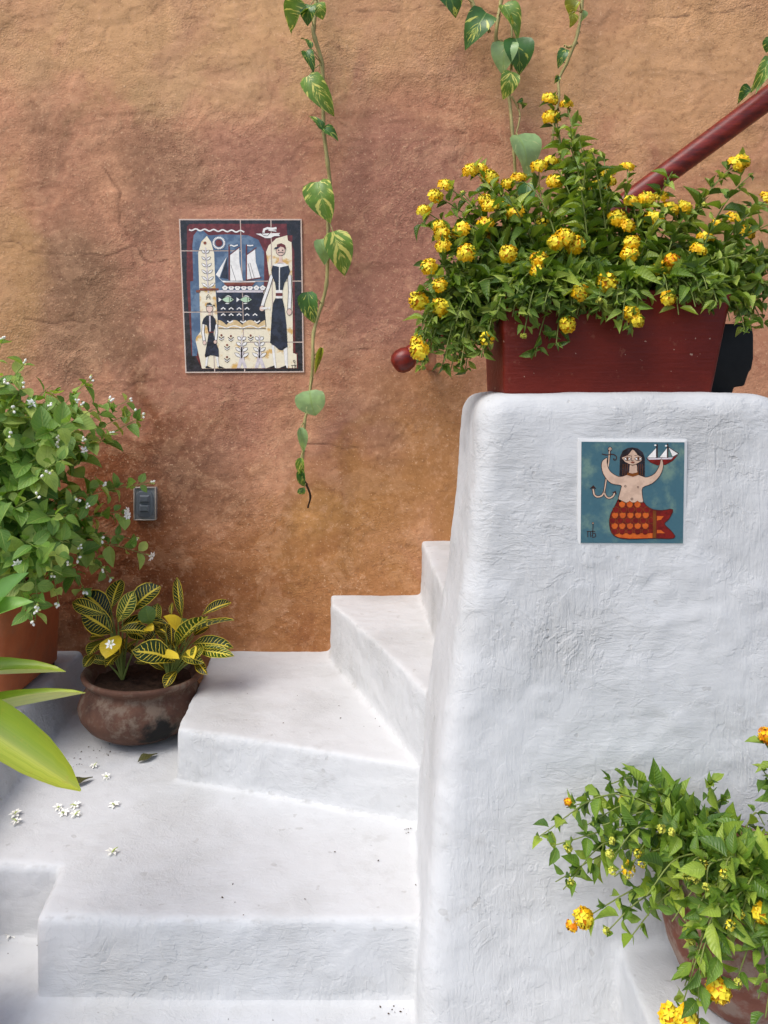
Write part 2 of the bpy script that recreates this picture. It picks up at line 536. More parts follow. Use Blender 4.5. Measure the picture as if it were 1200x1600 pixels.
lum_ = (wash_shade @ np.array([0.3, 0.55, 0.15]))[:, None]; wash_shade = np.clip(np.array([1.0, 0.975, 0.96]) * (lum_ + (wash_shade - lum_) * 0.98) * 0.96, 0.01, 0.8)
# plaster brought flush round the tile picture, the switch, and the line of the steps
nx, nz = len(xs), len(zs)
idx = np.arange(nx * nz).reshape(nz, nx)
quads = np.stack([idx[:-1, :-1], idx[:-1, 1:], idx[1:, 1:], idx[1:, :-1]], -1).reshape(-1, 4)
me = bpy.data.meshes.new('stucco_wall')
nvv = nx * nz
core = np.array([[-3.2, YW + .008, -.1], [3.2, YW + .008, -.1], [3.2, YW + .3, -.1], [-3.2, YW + .3, -.1],
                 [-3.2, YW + .008, 3.4], [3.2, YW + .008, 3.4], [3.2, YW + .3, 3.4], [-3.2, YW + .3, 3.4]])
cf = [(2, 3, 7, 6), (4, 5, 6, 7), (0, 4, 7, 3), (1, 2, 6, 5)]
me.from_pydata(np.vstack([pt, core]).tolist(), [], quads.tolist() + [tuple(i + nvv for i in f) for f in cf])
at = me.attributes.new('wash_shade', 'FLOAT_COLOR', 'POINT')
at.data.foreach_set('color', np.vstack([np.hstack([wash_shade, np.ones((len(wash_shade), 1))]), np.tile([0.4, 0.2, 0.12, 1.0], (8, 1))]).astype(np.float32).ravel())
at = me.attributes.new('rough', 'FLOAT', 'POINT'); at.data.foreach_set('value', np.concatenate([np.clip(0.42 + 0.55 * fbm(pt0, 4.5, 3, 141, 0.6), 0, 1), np.zeros(8)]).astype(np.float32))
at = me.attributes.new('crack', 'FLOAT', 'POINT'); at.data.foreach_set('value', np.concatenate([crk, np.zeros(8)]).astype(np.float32))
me.materials.append(WALL)
me.polygons.foreach_set('use_smooth', [True] * len(me.polygons))
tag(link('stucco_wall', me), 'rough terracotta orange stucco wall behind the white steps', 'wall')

# --- whitewashed masonry: prisms fused into one plaster skin, then handed back piece by piece
def prism(bm, poly, z0, z1):
    lo = [bm.verts.new((x, y, z0)) for x, y in poly]; hi = [bm.verts.new((x, y, z1)) for x, y in poly]
    n = len(poly)
    bm.faces.new(lo[::-1]); bm.faces.new(hi)
    for i in range(n):
        bm.faces.new((lo[i], lo[(i + 1) % n], hi[(i + 1) % n], hi[i]))


BACK = YW + 0.012
STEP = [
    [(-0.662, 1.416), (-0.35, 1.409), (0.30, 1.410), (0.30, BACK), (-1.80, BACK), (-1.80, 1.60), (-0.95, 1.576), (-0.684, 1.567)],
    [(-0.530, 1.900), (-0.25, 1.820), (0.30, 1.640), (0.30, BACK), (-0.568, BACK)],
    [(-0.176, BACK), (-0.168, 2.36), (-0.04, 2.05), (0.106, 1.655), (0.50, 1.64), (0.50, BACK)],
    [(0.124, BACK), (0.130, 2.30), (0.151, 1.78), (0.66, 1.78), (0.66, BACK)],
    [(0.40, BACK), (0.42, 1.75), (0.85, 1.75), (0.85, BACK)]]
FLOOR = [(-1.80, 0.55), (1.05, 0.55), (1.05, 1.95), (-1.80, 1.95)]
LEDGE_L = ([(-1.80, 1.42), (-0.835, 1.42), (-0.862, 1.75), (-0.885, 2.05), (-0.905, BACK), (-1.80, BACK)], 0.10)   # base line, inset at the top
LEDGE_R = [(0.412, 1.36), (0.400, 0.60), (1.00, 0.60), (1.00, 1.36)]
LRZ = 0.190
PTOP = 1.159
ZK = np.array([-0.05, 0.0, 0.157, 0.311, 0.498, 0.68, 0.82, 1.0, 1.13, 1.20])
XK = np.array([0.060, 0.062, 0.072, 0.083, 0.101, 0.128, 0.150, 0.168, 0.178, 0.180])


def xl(z): return np.interp(z, ZK, XK)
def yf(z): return np.interp(z, [0.0, 0.35, 0.9, 1.2], [1.285, 1.318, 1.352, 1.362])
def xr(z): return np.interp(z, [0.0, 1.2], [0.795, 0.745])


YPB = 1.70


def rrect(x0, x1, y0, y1, r, k=5):
    out = []
    for cx, cy, a0 in ((x1 - r, y0 + r, -90), (x1 - r, y1 - r, 0), (x0 + r, y1 - r, 90), (x0 + r, y0 + r, 180)):
        for i in range(k + 1):
            a = math.radians(a0 + 90 * i / k)
            out.append((cx + r * math.cos(a), cy + r * math.sin(a)))
    return out


bm = bmesh.new()
prism(bm, FLOOR, -0.10, 0.0)
for k, poly in enumerate(STEP):
    prism(bm, poly, -0.05, ZT[k + 1])
# ledge under the jasmine: its face leans back
poly, inset = LEDGE_L
lo = [bm.verts.new((x, y, -0.05)) for x, y in poly]
hi = [bm.verts.new((x - (inset if -1.7 < x else 0), y + (0.05 if y < 1.5 else 0), ZT[2] + 0.004)) for x, y in poly]
bm.faces.new(lo[::-1]); bm.faces.new(hi)
for i in range(len(poly)):
    bm.faces.new((lo[i], lo[(i + 1) % len(poly)], hi[(i + 1) % len(poly)], hi[i]))
prism(bm, LEDGE_R[::-1], -0.05, LRZ)
# parapet pier, all four sides battered, shoulders rounded
RT = 0.040
levels = [(z, 0.0) for z in np.linspace(-0.05, PTOP - RT, 16)] + [(PTOP - RT + RT * math.sin(a), RT * (1 - math.cos(a))) for a in np.linspace(0.2, math.pi / 2, 6)]
prev = None
for z, ins in levels:
    ring = [bm.verts.new((x, y, z)) for x, y in rrect(xl(z) + ins, xr(z) - ins, yf(z) + ins * 0.7, YPB - ins, 0.042)]
    if prev is None:
        bm.faces.new(ring[::-1])
    else:
        n = len(ring)
        for i in range(n):
            bm.faces.new((prev[i], prev[(i + 1) % n], ring[(i + 1) % n], ring[i]))
    prev = ring
bm.faces.new(prev)
bmesh.ops.recalc_face_normals(bm, faces=bm.faces)
tmp = bpy.data.meshes.new('tmp'); bm.to_mesh(tmp); bm.free()
to = bpy.data.objects.new('tmp', tmp); COL.objects.link(to)
rm = to.modifiers.new('r', 'REMESH'); rm.mode = 'VOXEL'; rm.voxel_size = 0.0072; rm.adaptivity = 0
sm = to.modifiers.new('s', 'SMOOTH'); sm.factor = 0.5; sm.iterations = 9
dg = bpy.context.evaluated_depsgraph_get()
ev = to.evaluated_get(dg); em = ev.to_mesh()
nv, nf = len(em.vertices), len(em.polygons)
co = np.zeros(nv * 3); em.vertices.foreach_get('co', co); co = co.reshape(-1, 3)
no = np.zeros(nv * 3); em.vertices.foreach_get('normal', no); no = no.reshape(-1, 3)
ls = np.zeros(nf, dtype=np.int32); em.polygons.foreach_get('loop_start', ls)
lt = np.zeros(nf, dtype=np.int32); em.polygons.foreach_get('loop_total', lt)
lv = np.zeros(len(em.loops), dtype=np.int32); em.loops.foreach_get('vertex_index', lv)
fc = np.zeros(nf * 3); em.polygons.foreach_get('center', fc); fc = fc.reshape(-1, 3)
fn = np.zeros(nf * 3); em.polygons.foreach_get('normal', fn); fn = fn.reshape(-1, 3)
ev.to_mesh_clear()
bpy.data.objects.remove(to); bpy.data.meshes.remove(tmp)
# hand-worked unevenness
dz = 0.0022 * fbm(co, 4.5, 2, 51) + 0.0011 * fbm(co, 17.0, 2, 52) + 0.0007 * fbm(co, 46.0, 2, 53)
lay = fbm(co * np.array([1, 1, 1.3]), 8.0, 4, 61, 0.55)
flat = np.clip(1 - np.abs(no[:, 2]) * 1.0, 0.0, 1)
dz += flat * (0.0016 / (1 + np.exp(-(lay - 0.25) * 24)) + 0.0012 / (1 + np.exp(-(lay + 0.3) * 24)))
co2 = co + no * dz[:, None]
dirt = np.clip(0.30 + 0.45 * fbm(co, 4.0, 4, 71, 0.6) + 0.30 * np.clip(fbm(co, 2.0, 3, 74) - 0.2, 0, 1), 0, 1)
# scuffed arrises: paint worn and chipped along the edges that feet touch, grey tracks on the treads
edge = np.clip(1 - np.abs(no[:, 2] - 0.62) / 0.30, 0, 1) * (co[:, 2] < 0.75) * (co[:, 2] > 0.05)
scuff = np.clip(edge * (0.35 + 0.9 * fbm(co, 11.0, 3, 91)), 0, 1) + 0.55 * np.clip(fbm(co * np.array([0.7, 1.6, 1]), 9.0, 4, 95, 0.6) - 0.45, 0, 1) * (co[:, 2] < 0.75)
strk = 1 / (1 + np.exp(-fbm(co, 6.0, 2, 81) * 9))


def psdf(p, poly):
    poly = np.array(poly); n = len(poly)
    d = np.full(len(p), 1e9); s = np.ones(len(p))
    for i in range(n):
        a = poly[i]; b = poly[i - 1]
        e = b - a; w = p - a
        t = np.clip((w @ e) / (e @ e), 0, 1)
        q = w - t[:, None] * e
        d = np.minimum(d, (q * q).sum(1))
        c1 = p[:, 1] >= a[1]; c2 = p[:, 1] < b[1]; c3 = e[0] * w[:, 1] > e[1] * w[:, 0]
        fl_ = (c1 & c2 & c3) | (~c1 & ~c2 & ~c3)
        s = np.where(fl_, -s, s)
    return s * np.sqrt(d)


def prism_sdf(p, poly, z0, z1):
    return np.maximum(psdf(p[:, :2], poly), np.maximum(z0 - p[:, 2], p[:, 2] - z1))


q = fc - fn * 0.012
z = q[:, 2]
sd = [np.maximum(psdf(q[:, :2], FLOOR), np.maximum(-0.1 - z, z))]
for k, poly in enumerate(STEP):
    sd.append(prism_sdf(q, poly, ZT[k], ZT[k + 1]))
lp = np.array(LEDGE_L[0])
ledge_p = q.copy(); ledge_p[:, 0] += 0.1 * np.clip(z / ZT[2], 0, 1) * (q[:, 0] > -1.7)
sd.append(prism_sdf(ledge_p, LEDGE_L[0], ZT[1] * 0, ZT[2]))
sd.append(prism_sdf(q, LEDGE_R, 0, LRZ))
sd.append(np.maximum.reduce([xl(z) - q[:, 0], q[:, 0] - xr(z), yf(z) - q[:, 1], q[:, 1] - YPB, z - PTOP]))
own = np.argmin(np.array(sd), 0)
keep = (fn[:, 2] > -0.3) & (fc[:, 1] < YW + 0.009) & (fc[:, 2] > -0.02)
own = np.where(keep, own, -1)
f4 = lv[ls[:, None] + np.arange(4)[None, :]]


def plaster_piece(name, k, parent=None, label=None, cat=None, kind=None):
    fi = np.where(own == k)[0]
    # keep the connected main piece only
    lab = np.arange(nv)
    for it in range(4000):
        m_ = lab[f4[fi]].min(1); new = lab.copy()
        np.minimum.at(new, f4[fi].ravel(), np.repeat(m_, 4))
        new = new[new]
        if (new == lab).all(): break
        lab = new
    cl, cn = np.unique(lab[f4[fi][:, 0]], return_counts=True)
    fi = fi[lab[f4[fi][:, 0]] == cl[np.argmax(cn)]]
    loops = (ls[fi][:, None] + np.arange(4)[None, :])
    vi = lv[loops]
    uq, inv = np.unique(vi, return_inverse=True)
    me = bpy.data.meshes.new(name)
    me.from_pydata(co2[uq].tolist(), [], inv.reshape(vi.shape).tolist())
    me.attributes.new('dirt', 'FLOAT', 'POINT').data.foreach_set('value', dirt[uq].astype(np.float32))
    me.attributes.new('scuff', 'FLOAT', 'POINT').data.foreach_set('value', scuff[uq].astype(np.float32))
    me.attributes.new('strk', 'FLOAT', 'POINT').data.foreach_set('value', strk[uq].astype(np.float32))
    me.materials.append(WHITE)
    me.polygons.foreach_set('use_smooth', [True] * len(me.polygons))
    me.update()
    o = link(name, me, parent)
    tag(o, label, cat, None, kind)
    return o


plaster_piece('floor', 0, label='white plastered landing below the first step', kind='structure')
stair = empty('staircase', (-0.2, 1.9, 0), 'whitewashed plaster steps winding up to the right along the stucco wall', 'stairs')
for k in range(1, 6):
    if (own == k).sum() > 50:
        plaster_piece('step', k, stair)
ledge_l = plaster_piece('plaster_ledge', 6, label='white plastered ledge at left carrying the jasmine pot', cat='ledge')
ledge_r = plaster_piece('plaster_ledge', 7, label='low white plastered ledge under the round lantana pot', cat='ledge')
parapet = plaster_piece('parapet_wall', 8, label='thick white plastered parapet with the mermaid tile set in its front', cat='wall')

# ------------------------------------------------------------------ objects: planter, handrail, switch, pots
def mat_red():
    m = N('oxblood_paint')
    w = m.noise(7, 4, 0.6); st = m.noise(1.0, 3, 0.6, vec=m.mapping(m.pos(), (14, 60, 130), (0, 0.06, 0)))
    c = m.ramp(w, [(0.3, S(94, 20, 8)), (0.7, S(120, 31, 13))])
    c = m.mix(m.math('MULTIPLY', m.smooth(st, 0.55, 0.75), 0.18), c, S(132, 44, 24))
    c = m.mix(m.math('MULTIPLY', m.smooth(m.noise(40, 4, .7), 0.62, 0.70), 0.35), c, S(142, 86, 66))
    c = m.mix(m.math('MULTIPLY', m.smooth(m.noise(110, 2, .5), 0.72, 0.76), 0.7), c, S(190, 160, 140))
    return m.done(m.principled(c, 0.55, m.bump(m.math('ADD', st, m.noise(60, 3, .6)), 0.5, 0.003), 0.35))
RED = mat_red()
PLX0, PLX1, PLY0, PLY1 = 0.230, 0.631, 1.418, 1.655
PLZ0, PLZ1 = PTOP - 0.004, PTOP + 0.198


def tub(mb, bot, top, z0, z1, wall, soil, ch):
    """rectangular tub with chamfered corners: outer skin, rim and inner skin"""
    def ring(b, z, ins):
        x0, x1, y0, y1 = b[0] + ins, b[1] - ins, b[2] + ins, b[3] - ins
        c = max(0.004, ch - ins * 0.4)
        return [(x0 + c, y0, z), (x1 - c, y0, z), (x1, y0 + c, z), (x1, y1 - c, z), (x1 - c, y1, z), (x0 + c, y1, z), (x0, y1 - c, z), (x0, y0 + c, z)]
    rows = [ring(bot, z0, 0.004), ring(bot, z0 + 0.006, 0), ring(top, z1 - 0.004, 0), ring(top, z1, 0.004), ring(top, z1, wall - 0.004), ring(top, z1 - 0.004, wall), ring(top, soil, wall + 0.004)]
    vs_ = [p for r in rows for p in r]; fs = [tuple(range(8))[::-1]]
    for i in range(len(rows) - 1):
        for j in range(8):
            fs.append((i * 8 + j, i * 8 + (j + 1) % 8, (i + 1) * 8 + (j + 1) % 8, (i + 1) * 8 + j))
    mb.add(vs_, fs)
    return ring(top, soil, wall + 0.003)


SOIL = mat_plain('potting_soil', S(58, 42, 32), 0.95, 0.2, 0.5, 60, 0.9, 120)
planter = empty('planter_box', (0.42, 1.53, PLZ0), 'dark red painted planter box on top of the white parapet', 'planter')
mb = MB()
sr = tub(mb, (PLX0, PLX1, PLY0, PLY1), (PLX0 - 0.006, PLX1 + 0.034, PLY0 - 0.012, PLY1 + 0.012), PLZ0, PLZ1, 0.022, PLZ1 - 0.03, 0.006)
pm = mb.mesh('tub', RED, False)
link('tub', bevel_mesh(pm, 0.0035, 2), planter)
mb = MB(); mb.add(sr, [tuple(range(8))]); link('soil', mb.mesh('soil', SOIL, False), planter)

# black box-like thing in the gap to the right of the planter
BLK = mat_plain('matt_black', (0.008, 0.008, 0.008, 1), 0.6, 0.3, 0.3)
def ext_xz(pts, y0, y1):
    mb = MB(); n = len(pts)
    mb.add([(p.x, y0, p.z) for p in pts] + [(p.x, y1, p.z) for p in pts],
           [tuple(range(n)), tuple(range(n, 2 * n))[::-1]] + [(i, i + n, (i + 1) % n + n, (i + 1) % n) for i in range(n)])
    return mb
bb = ext_xz([P(a, b, 1.56) for a, b in [(1090, 614), (1135, 614), (1137, 605), (1153, 603), (1160, 582), (1164, 577), (1167, 560), (1167, 525), (1164, 508), (1090, 507)]], 1.53, 1.66)
me = bb.mesh('black_box', BLK, False)
me.transform(Matrix.Translation((0, 0, -(PLZ0 - PTOP) * 0)))
tag(link('black_box', bevel_mesh(me, 0.004, 2)), 'matt black box standing beside the right end of the red planter', 'box')

# handrail: varnished pole on wall brackets
def mat_rail():
    m = N('varnished_red_wood')
    tc = m.mapping(m.pos(), (70, 70, 9), (0, math.radians(36), 0))
    w = m.noise(1.0, 5, 0.6, vec=m.mapping(m.pos(), (14, 60, 60), (0, math.radians(-36), 0)))
    c = m.ramp(w, [(0.3, S(66, 14, 9)), (0.55, S(118, 30, 17)), (0.8, S(150, 54, 30))])
    return m.done(m.principled(c, 0.42, m.bump(w, 0.4, 0.003), 0.35, Coat_Weight=0.18, Coat_Roughness=0.18))
RAIL = mat_rail()
rail = empty('handrail', P(630, 563, 2.34), 'dark red varnished wooden handrail sloping up the stucco wall behind the planter', 'handrail')
A = P(621, 568, 2.33); B = P(1250, 116, 2.25)
mb = MB()
k = 40; ax = B - A; pts = []; rad = []
for i, t in enumerate([0.0, 0.004, 0.012, 0.022, 0.05] + list(np.linspace(0.1, 1, 30))):
    pts.append(A + ax * t + Vector((0, 0, -0.012 * math.sin(t * math.pi))))
    r0 = 0.028 + 0.008 * t
    rad.append(r0)
mb.tube(pts, rad, 20)
link('rail', mb.mesh('rail', RAIL), rail)
mb = MB(); ad = ax.normalized(); K0 = P(630, 563, 2.32)
kk = [K0 + ad * s_ for s_ in (-0.036, -0.033, -0.022, -0.004, 0.016, 0.028, 0.034)]
mb.tube(kk, [0.012, 0.022, 0.034, 0.039, 0.037, 0.031, 0.027], 20)
link('knob', mb.mesh('knob', RAIL), rail)
for t in (0.09,):
    c = A + ax * t
    mb = MB(); mb.tube([c + Vector((0, 0.01, -0.03)), c + Vector((0, 0.05, -0.075)), Vector((c.x, YW + 0.01, c.z - 0.085))], [0.014, 0.015, 0.017], 10)
    link('bracket', mb.mesh('bracket', WALL_PLAIN), rail)

# weatherproof switch plate
STEEL = mat_plain('brushed_grey_plate', S(128, 130, 132), 0.38, 0.5, 0.2, 40, 0.2, 90)
GREYP = mat_plain('grey_plastic', S(92, 98, 104), 0.42, 0.5, 0.12, 20)
PALE = mat_plain('clear_cover_edge', S(168, 158, 146), 0.3, 0.5, 0.25, 60)
sw0 = P(228.5, 786, YW - 0.004)
switch = empty('wall_switch', sw0, 'grey two-gang switch plate on the stucco wall beside the jasmine', 'switch')
def rbox(name, cx, cz, w, h, y0, y1, mat, parent, bev=0.003, seg=2):
    mb = MB(); mb.box(cx - w / 2, cx + w / 2, y0, y1, cz - h / 2, cz + h / 2)
    return link(name, bevel_mesh(mb.mesh(name, mat, False), bev, seg), parent)
u = 2.44 / F
cvp = rbox('cover_plate', sw0.x, sw0.z, 34 * u, 51 * u, YW - 0.016, YW + 0.004, STEEL, switch, 0.002)
for dx, dzz, w, h in ((-16.6, 0, 1.6, 51), (16.6, 0, 1.6, 51), (0, 25, 31, 1.6), (0, -25, 31, 1.6)):
    rbox('cover_edge', sw0.x + dx * u, sw0.z + dzz * u, w * u, h * u, YW - 0.021, YW - 0.012, PALE, cvp, 0.0008, 1)
mb = MB()
pl = rrect(sw0.x - 13 * u, sw0.x + 13 * u, sw0.z - 21 * u, sw0.z + 20 * u, 9 * u, 5)
n = len(pl)
mb.add([(a, YW - 0.0225, b) for a, b in pl] + [(a, YW - 0.012, b) for a, b in pl], [tuple(range(n)), tuple(range(n, 2 * n))[::-1]] + [(i, i + n, (i + 1) % n + n, (i + 1) % n) for i in range(n)])
fcp = link('face_plate', bevel_mesh(mb.mesh('face_plate', GREYP, False), 0.0015, 2), switch)
for dzz in (8.0, -6.5):
    cx, cz = sw0.x + 0.5 * u, sw0.z + dzz * u
    a, b = 8.5 * u, 6.2 * u
    mb = MB()
    mb.add([(cx - a, YW - 0.021, cz - b), (cx + a, YW - 0.021, cz - b), (cx + a, YW - 0.021, cz + b), (cx - a, YW - 0.021, cz + b),
            (cx - a * .68, YW - 0.031, cz - b * .55), (cx + a * .68, YW - 0.031, cz - b * .55), (cx + a * .68, YW - 0.031, cz + b * .55), (cx - a * .68, YW - 0.031, cz + b * .55)],
           [(0, 1, 5, 4), (1, 2, 6, 5), (2, 3, 7, 6), (3, 0, 4, 7), (4, 5, 6, 7)])
    link('switch_button', mb.mesh('switch_button', GREYP, False), fcp)

# terracotta
def mat_terra(name, a, b, c_, dirt, amt, rough=0.85, burn=None):
    m = N(name)
    w = m.noise(11, 6, 0.62); g = m.noise(45, 5, 0.65)
    c = m.ramp(w, [(0.3, a), (0.52, b), (0.72, c_)])
    c = m.mix(m.math('MULTIPLY', m.smooth(m.noise(16, 6, .7), 0.46, 0.60), amt), c, dirt)
    c = m.mix(m.math('MULTIPLY', m.smooth(g, 0.55, 0.72), 0.35), c, dirt)
    if burn is not None:
        vm = m.n('VectorMath', operation='DISTANCE'); m.put(vm.inputs[0], m.pos()); vm.inputs[1].default_value = burn[0]
        dd = m.math('ADD', vm.outputs['Value'], m.math('MULTIPLY', m.math('SUBTRACT', m.noise(30, 5, .6), 0.5), 0.09))
        c = m.mix(m.smooth(dd, burn[1], burn[1] * 0.55), c, (0.012, 0.011, 0.010, 1))
    return m.done(m.principled(c, rough, m.bump(m.math('ADD', g, w), 0.35, 0.003), 0.3))


CPC = Vector((-0.712, 2.16, ZT[1] - 0.002))
burnp = CPC + Vector((0.105, -0.145, 0.05))
CLAY = mat_terra('aged_clay', S(64, 44, 35), S(90, 62, 49), S(104, 72, 56), S(118, 104, 90), 0.7, 0.8, (burnp, 0.075))
cpot = empty('clay_pot', CPC, 'squat round weathered clay pot with a black scorch mark wedged beside the step', 'pot')
prof = [(0.03, 0.0), (0.075, 0.002), (0.112, 0.014), (0.146, 0.036), (0.168, 0.064), (0.175, 0.088), (0.170, 0.112), (0.157, 0.134), (0.147, 0.148), (0.150, 0.156),
        (0.160, 0.162), (0.168, 0.170), (0.171, 0.178), (0.168, 0.183), (0.160, 0.183), (0.150, 0.174), (0.138, 0.160), (0.134, 0.140)]
tilt = Matrix.Translation(CPC + Vector((0, 0, 0.004))) @ Matrix.Rotation(math.radians(2.5), 4, 'Y') @ Matrix.Rotation(math.radians(-1), 4, 'X')
mb = MB(); mb.lathe(prof, 64, wob=0.006); link('body', mb.mesh('body', CLAY), cpot, tilt)
def soil_disc(r, z, amp, seed):
    mb = MB(); vs_ = [(0, 0, z)]; fs = []; nr, na = 9, 36
    for i in range(1, nr + 1):
        for j in range(na):
            a = 2 * math.pi * j / na; q_ = r * i / nr
            vs_.append((q_ * math.cos(a), q_ * math.sin(a), z))
    ar = np.array(vs_); ar[:, 2] += amp * fbm(ar, 45, 2, seed); vs_ = ar.tolist()
    for j in range(na): fs.append((0, 1 + j, 1 + (j + 1) % na))
    for i in range(nr - 1):
        for j in range(na):
            a = 1 + i * na; b = a + na; j2 = (j + 1) % na
            fs.append((a + j, b + j, b + j2, a + j2))
    mb.add(vs_, fs); return mb.mesh('soil', SOIL)
link('soil', soil_disc(0.139, 0.152, 0.006, 3), cpot, tilt)

JPOT = mat_terra('orange_terracotta', S(160, 86, 52), S(176, 98, 60), S(186, 108, 68), S(150, 100, 70), 0.35, 0.6)
jx0, jx1, jy0, jy1, jz0 = -1.46, -1.012, 1.93, 2.365, ZT[2] + 0.02
jpot = empty('terracotta_pot', ((jx0 + jx1) / 2, 2.15, ZT[2]), 'tall orange terracotta pot holding the white-flowered jasmine', 'pot')
mb = MB()
rows = []
for z_, ins, r_ in ((jz0, 0.016, 0.05), (jz0 + 0.006, 0.010, 0.055), (jz0 + 0.30, 0.0, 0.06), (jz0 + 0.306, 0.004, 0.06), (jz0 + 0.306, 0.022, 0.05), (jz0 + 0.27, 0.026, 0.05)):
    rows.append([(a, b, z_) for a, b in rrect(jx0 + ins, jx1 - ins, jy0 + ins, jy1 - ins, r_, 6)])
n = len(rows[0]); vs_ = [p for r in rows for p in r]; fs = [tuple(range(n))[::-1], tuple((len(rows) - 1) * n + j for j in range(n))]
for i in range(len(rows) - 1):
    for j in range(n): fs.append((i * n + j, i * n + (j + 1) % n, (i + 1) * n + (j + 1) % n, (i + 1) * n + j))
mb.add(vs_, fs); link('body', mb.mesh('body', JPOT), jpot)
DARK = mat_plain('black_plastic', (0.012, 0.011, 0.010, 1), 0.5, 0.4, 0.3)
for fx, fy in ((jx1 - 0.05, jy1 - 0.06), (jx1 - 0.05, jy0 + 0.09), (jx0 + 0.06, jy1 - 0.06), (jx0 + 0.06, jy0 + 0.09)):
    mb = MB(); mb.lathe([(0.030, -0.006), (0.032, 0.0), (0.032, 0.020), (0.030, 0.024)], 20, c=(fx, fy, ZT[2] + 0.0)); link('foot', mb.mesh('foot', DARK), jpot)

LPC = Vector((0.571, 1.192, LRZ - 0.002))
RCLAY = mat_terra('old_red_clay', S(96, 56, 44), S(122, 74, 58), S(140, 94, 78), S(150, 132, 118), 0.75)
lpot = empty('round_clay_pot', LPC, 'round old clay pot at lower right holding the small-flowered lantana', 'pot')
prof = [(0.02, 0.0), (0.058, 0.0), (0.066, 0.006), (0.088, 0.04), (0.108, 0.085), (0.118, 0.13), (0.115, 0.165), (0.106, 0.188), (0.104, 0.196), (0.112, 0.204), (0.116, 0.212), (0.113, 0.219), (0.103, 0.219), (0.095, 0.205), (0.092, 0.185)]
mb = MB(); mb.lathe(prof, 56, wob=0.012); link('body', mb.mesh('body', RCLAY), lpot, Matrix.Translation(LPC))
link('soil', soil_disc(0.097, 0.192, 0.005, 5), lpot, Matrix.Translation(LPC))

# ------------------------------------------------------------------ glazed tile pictures (thin raised glaze on real tiles)
def glaze(name, c1, c2, scale=60, thr=(0.45, 0.6), rough=0.18):
    m = N(name)
    w = m.noise(scale, 5, 0.6)
    c = m.mix(m.smooth(w, thr[0], thr[1]), c1, c2)
    c = m.mix(m.math('MULTIPLY', m.smooth(m.noise(130, 3, .6), 0.52, 0.72), 0.22), c, tuple(x * 0.6 for x in c1[:3]) + (1,))
    return m.done(m.principled(c, rough, m.bump(m.noise(55, 3, .5), 0.3, 0.002), 0.5))


GL = dict(
    black=glaze('glaze_black', S(26, 24, 30), S(46, 42, 50)), maroon=glaze('glaze_maroon', S(96, 30, 34), S(116, 44, 46)),
    blue=glaze('glaze_blue', S(74, 97, 126), S(104, 126, 150), 26), cream=glaze('glaze_cream', S(240, 228, 200), S(214, 168, 92), 26, (0.54, 0.66)),
    navy=glaze('glaze_navy', S(22, 26, 42), S(40, 46, 66), 40), white=glaze('glaze_white', S(244, 240, 234), S(232, 228, 222)),
    line=glaze('glaze_line', S(58, 44, 44), S(74, 58, 56)), brown=glaze('glaze_brown', S(118, 60, 44), S(140, 76, 56)),
    skin=glaze('glaze_skin', S(232, 202, 186), S(220, 186, 168)), mint=glaze('glaze_mint', S(192, 216, 184), S(176, 204, 170)),
    lilac=glaze('glaze_lilac', S(216, 206, 208), S(200, 190, 194)), sand=glaze('glaze_sand', S(224, 196, 150), S(210, 180, 130)),
    teal=glaze('glaze_teal', S(66, 104, 116), S(112, 140, 128), 22, (0.46, 0.72)), flesh=glaze('glaze_flesh', S(216, 184, 160), S(200, 168, 146), 50),
    orange=glaze('glaze_orange', S(206, 98, 36), S(190, 84, 32)), red=glaze('glaze_red', S(124, 26, 22), S(100, 18, 18)),
    outline=glaze('glaze_outline', S(54, 28, 26), S(64, 36, 32)), bronze=glaze('glaze_bronze', S(124, 68, 24), S(110, 58, 22)))
GROUTW = mat_plain('white_grout', (0.68, 0.68, 0.67, 1), 0.8, 0.3, 0.05)
GROUT = mat_plain('pale_grout', S(212, 190, 176), 0.9, 0.2, 0.1)


def stroke(pts, w):
    """ribbon polygon along a polyline"""
    pts = [Vector((a, b)) for a, b in pts]; L_, R_ = [], []
    for i, p in enumerate(pts):
        t = (pts[min(i + 1, len(pts) - 1)] - pts[max(i - 1, 0)])
        if t.length == 0: t = Vector((1, 0))
        t.normalize(); nn = Vector((-t.y, t.x)) * w / 2
        L_.append(tuple(p + nn)); R_.append(tuple(p - nn))
    return Strip(L_, R_)


class Strip:
    def __init__(s, L_, R_): s.L, s.R = L_, R_
    def __iter__(s): return iter(s.L + s.R[::-1])
    def poly(s): return s.L + s.R[::-1]


def disc(cx, cy, rx, ry=None, n=18):
    ry = ry or rx
    return [(cx + rx * math.cos(2 * math.pi * i / n), cy + ry * math.sin(2 * math.pi * i / n)) for i in range(n)]


def lens(a, b, w, n=6):
    """leaf-shaped outline from a to b"""
    a, b = Vector(a), Vector(b); t = (b - a); nn = Vector((-t.y, t.x)).normalized() * w / 2
    up = [tuple(a + t * (i / n) + nn * math.sin(math.pi * i / n)) for i in range(n + 1)]
    dn = [tuple(a + t * (i / n) - nn * math.sin(math.pi * i / n)) for i in range(n - 1, 0, -1)]
    return up + dn


def clip(poly, x0, x1, y0, y1):
    for axis_, lim, sgn in ((0, x0, 1), (0, x1, -1), (1, y0, 1), (1, y1, -1)):
        out = []
        for i in range(len(poly)):
            a, b = poly[i - 1], poly[i]
            ia, ib = (a[axis_] - lim) * sgn >= 0, (b[axis_] - lim) * sgn >= 0
            if ia != ib:
                t = (lim - a[axis_]) / (b[axis_] - a[axis_])
                out.append((a[0] + (b[0] - a[0]) * t, a[1] + (b[1] - a[1]) * t))
            if ib: out.append(b)
        poly = out
        if not poly: break
    return poly


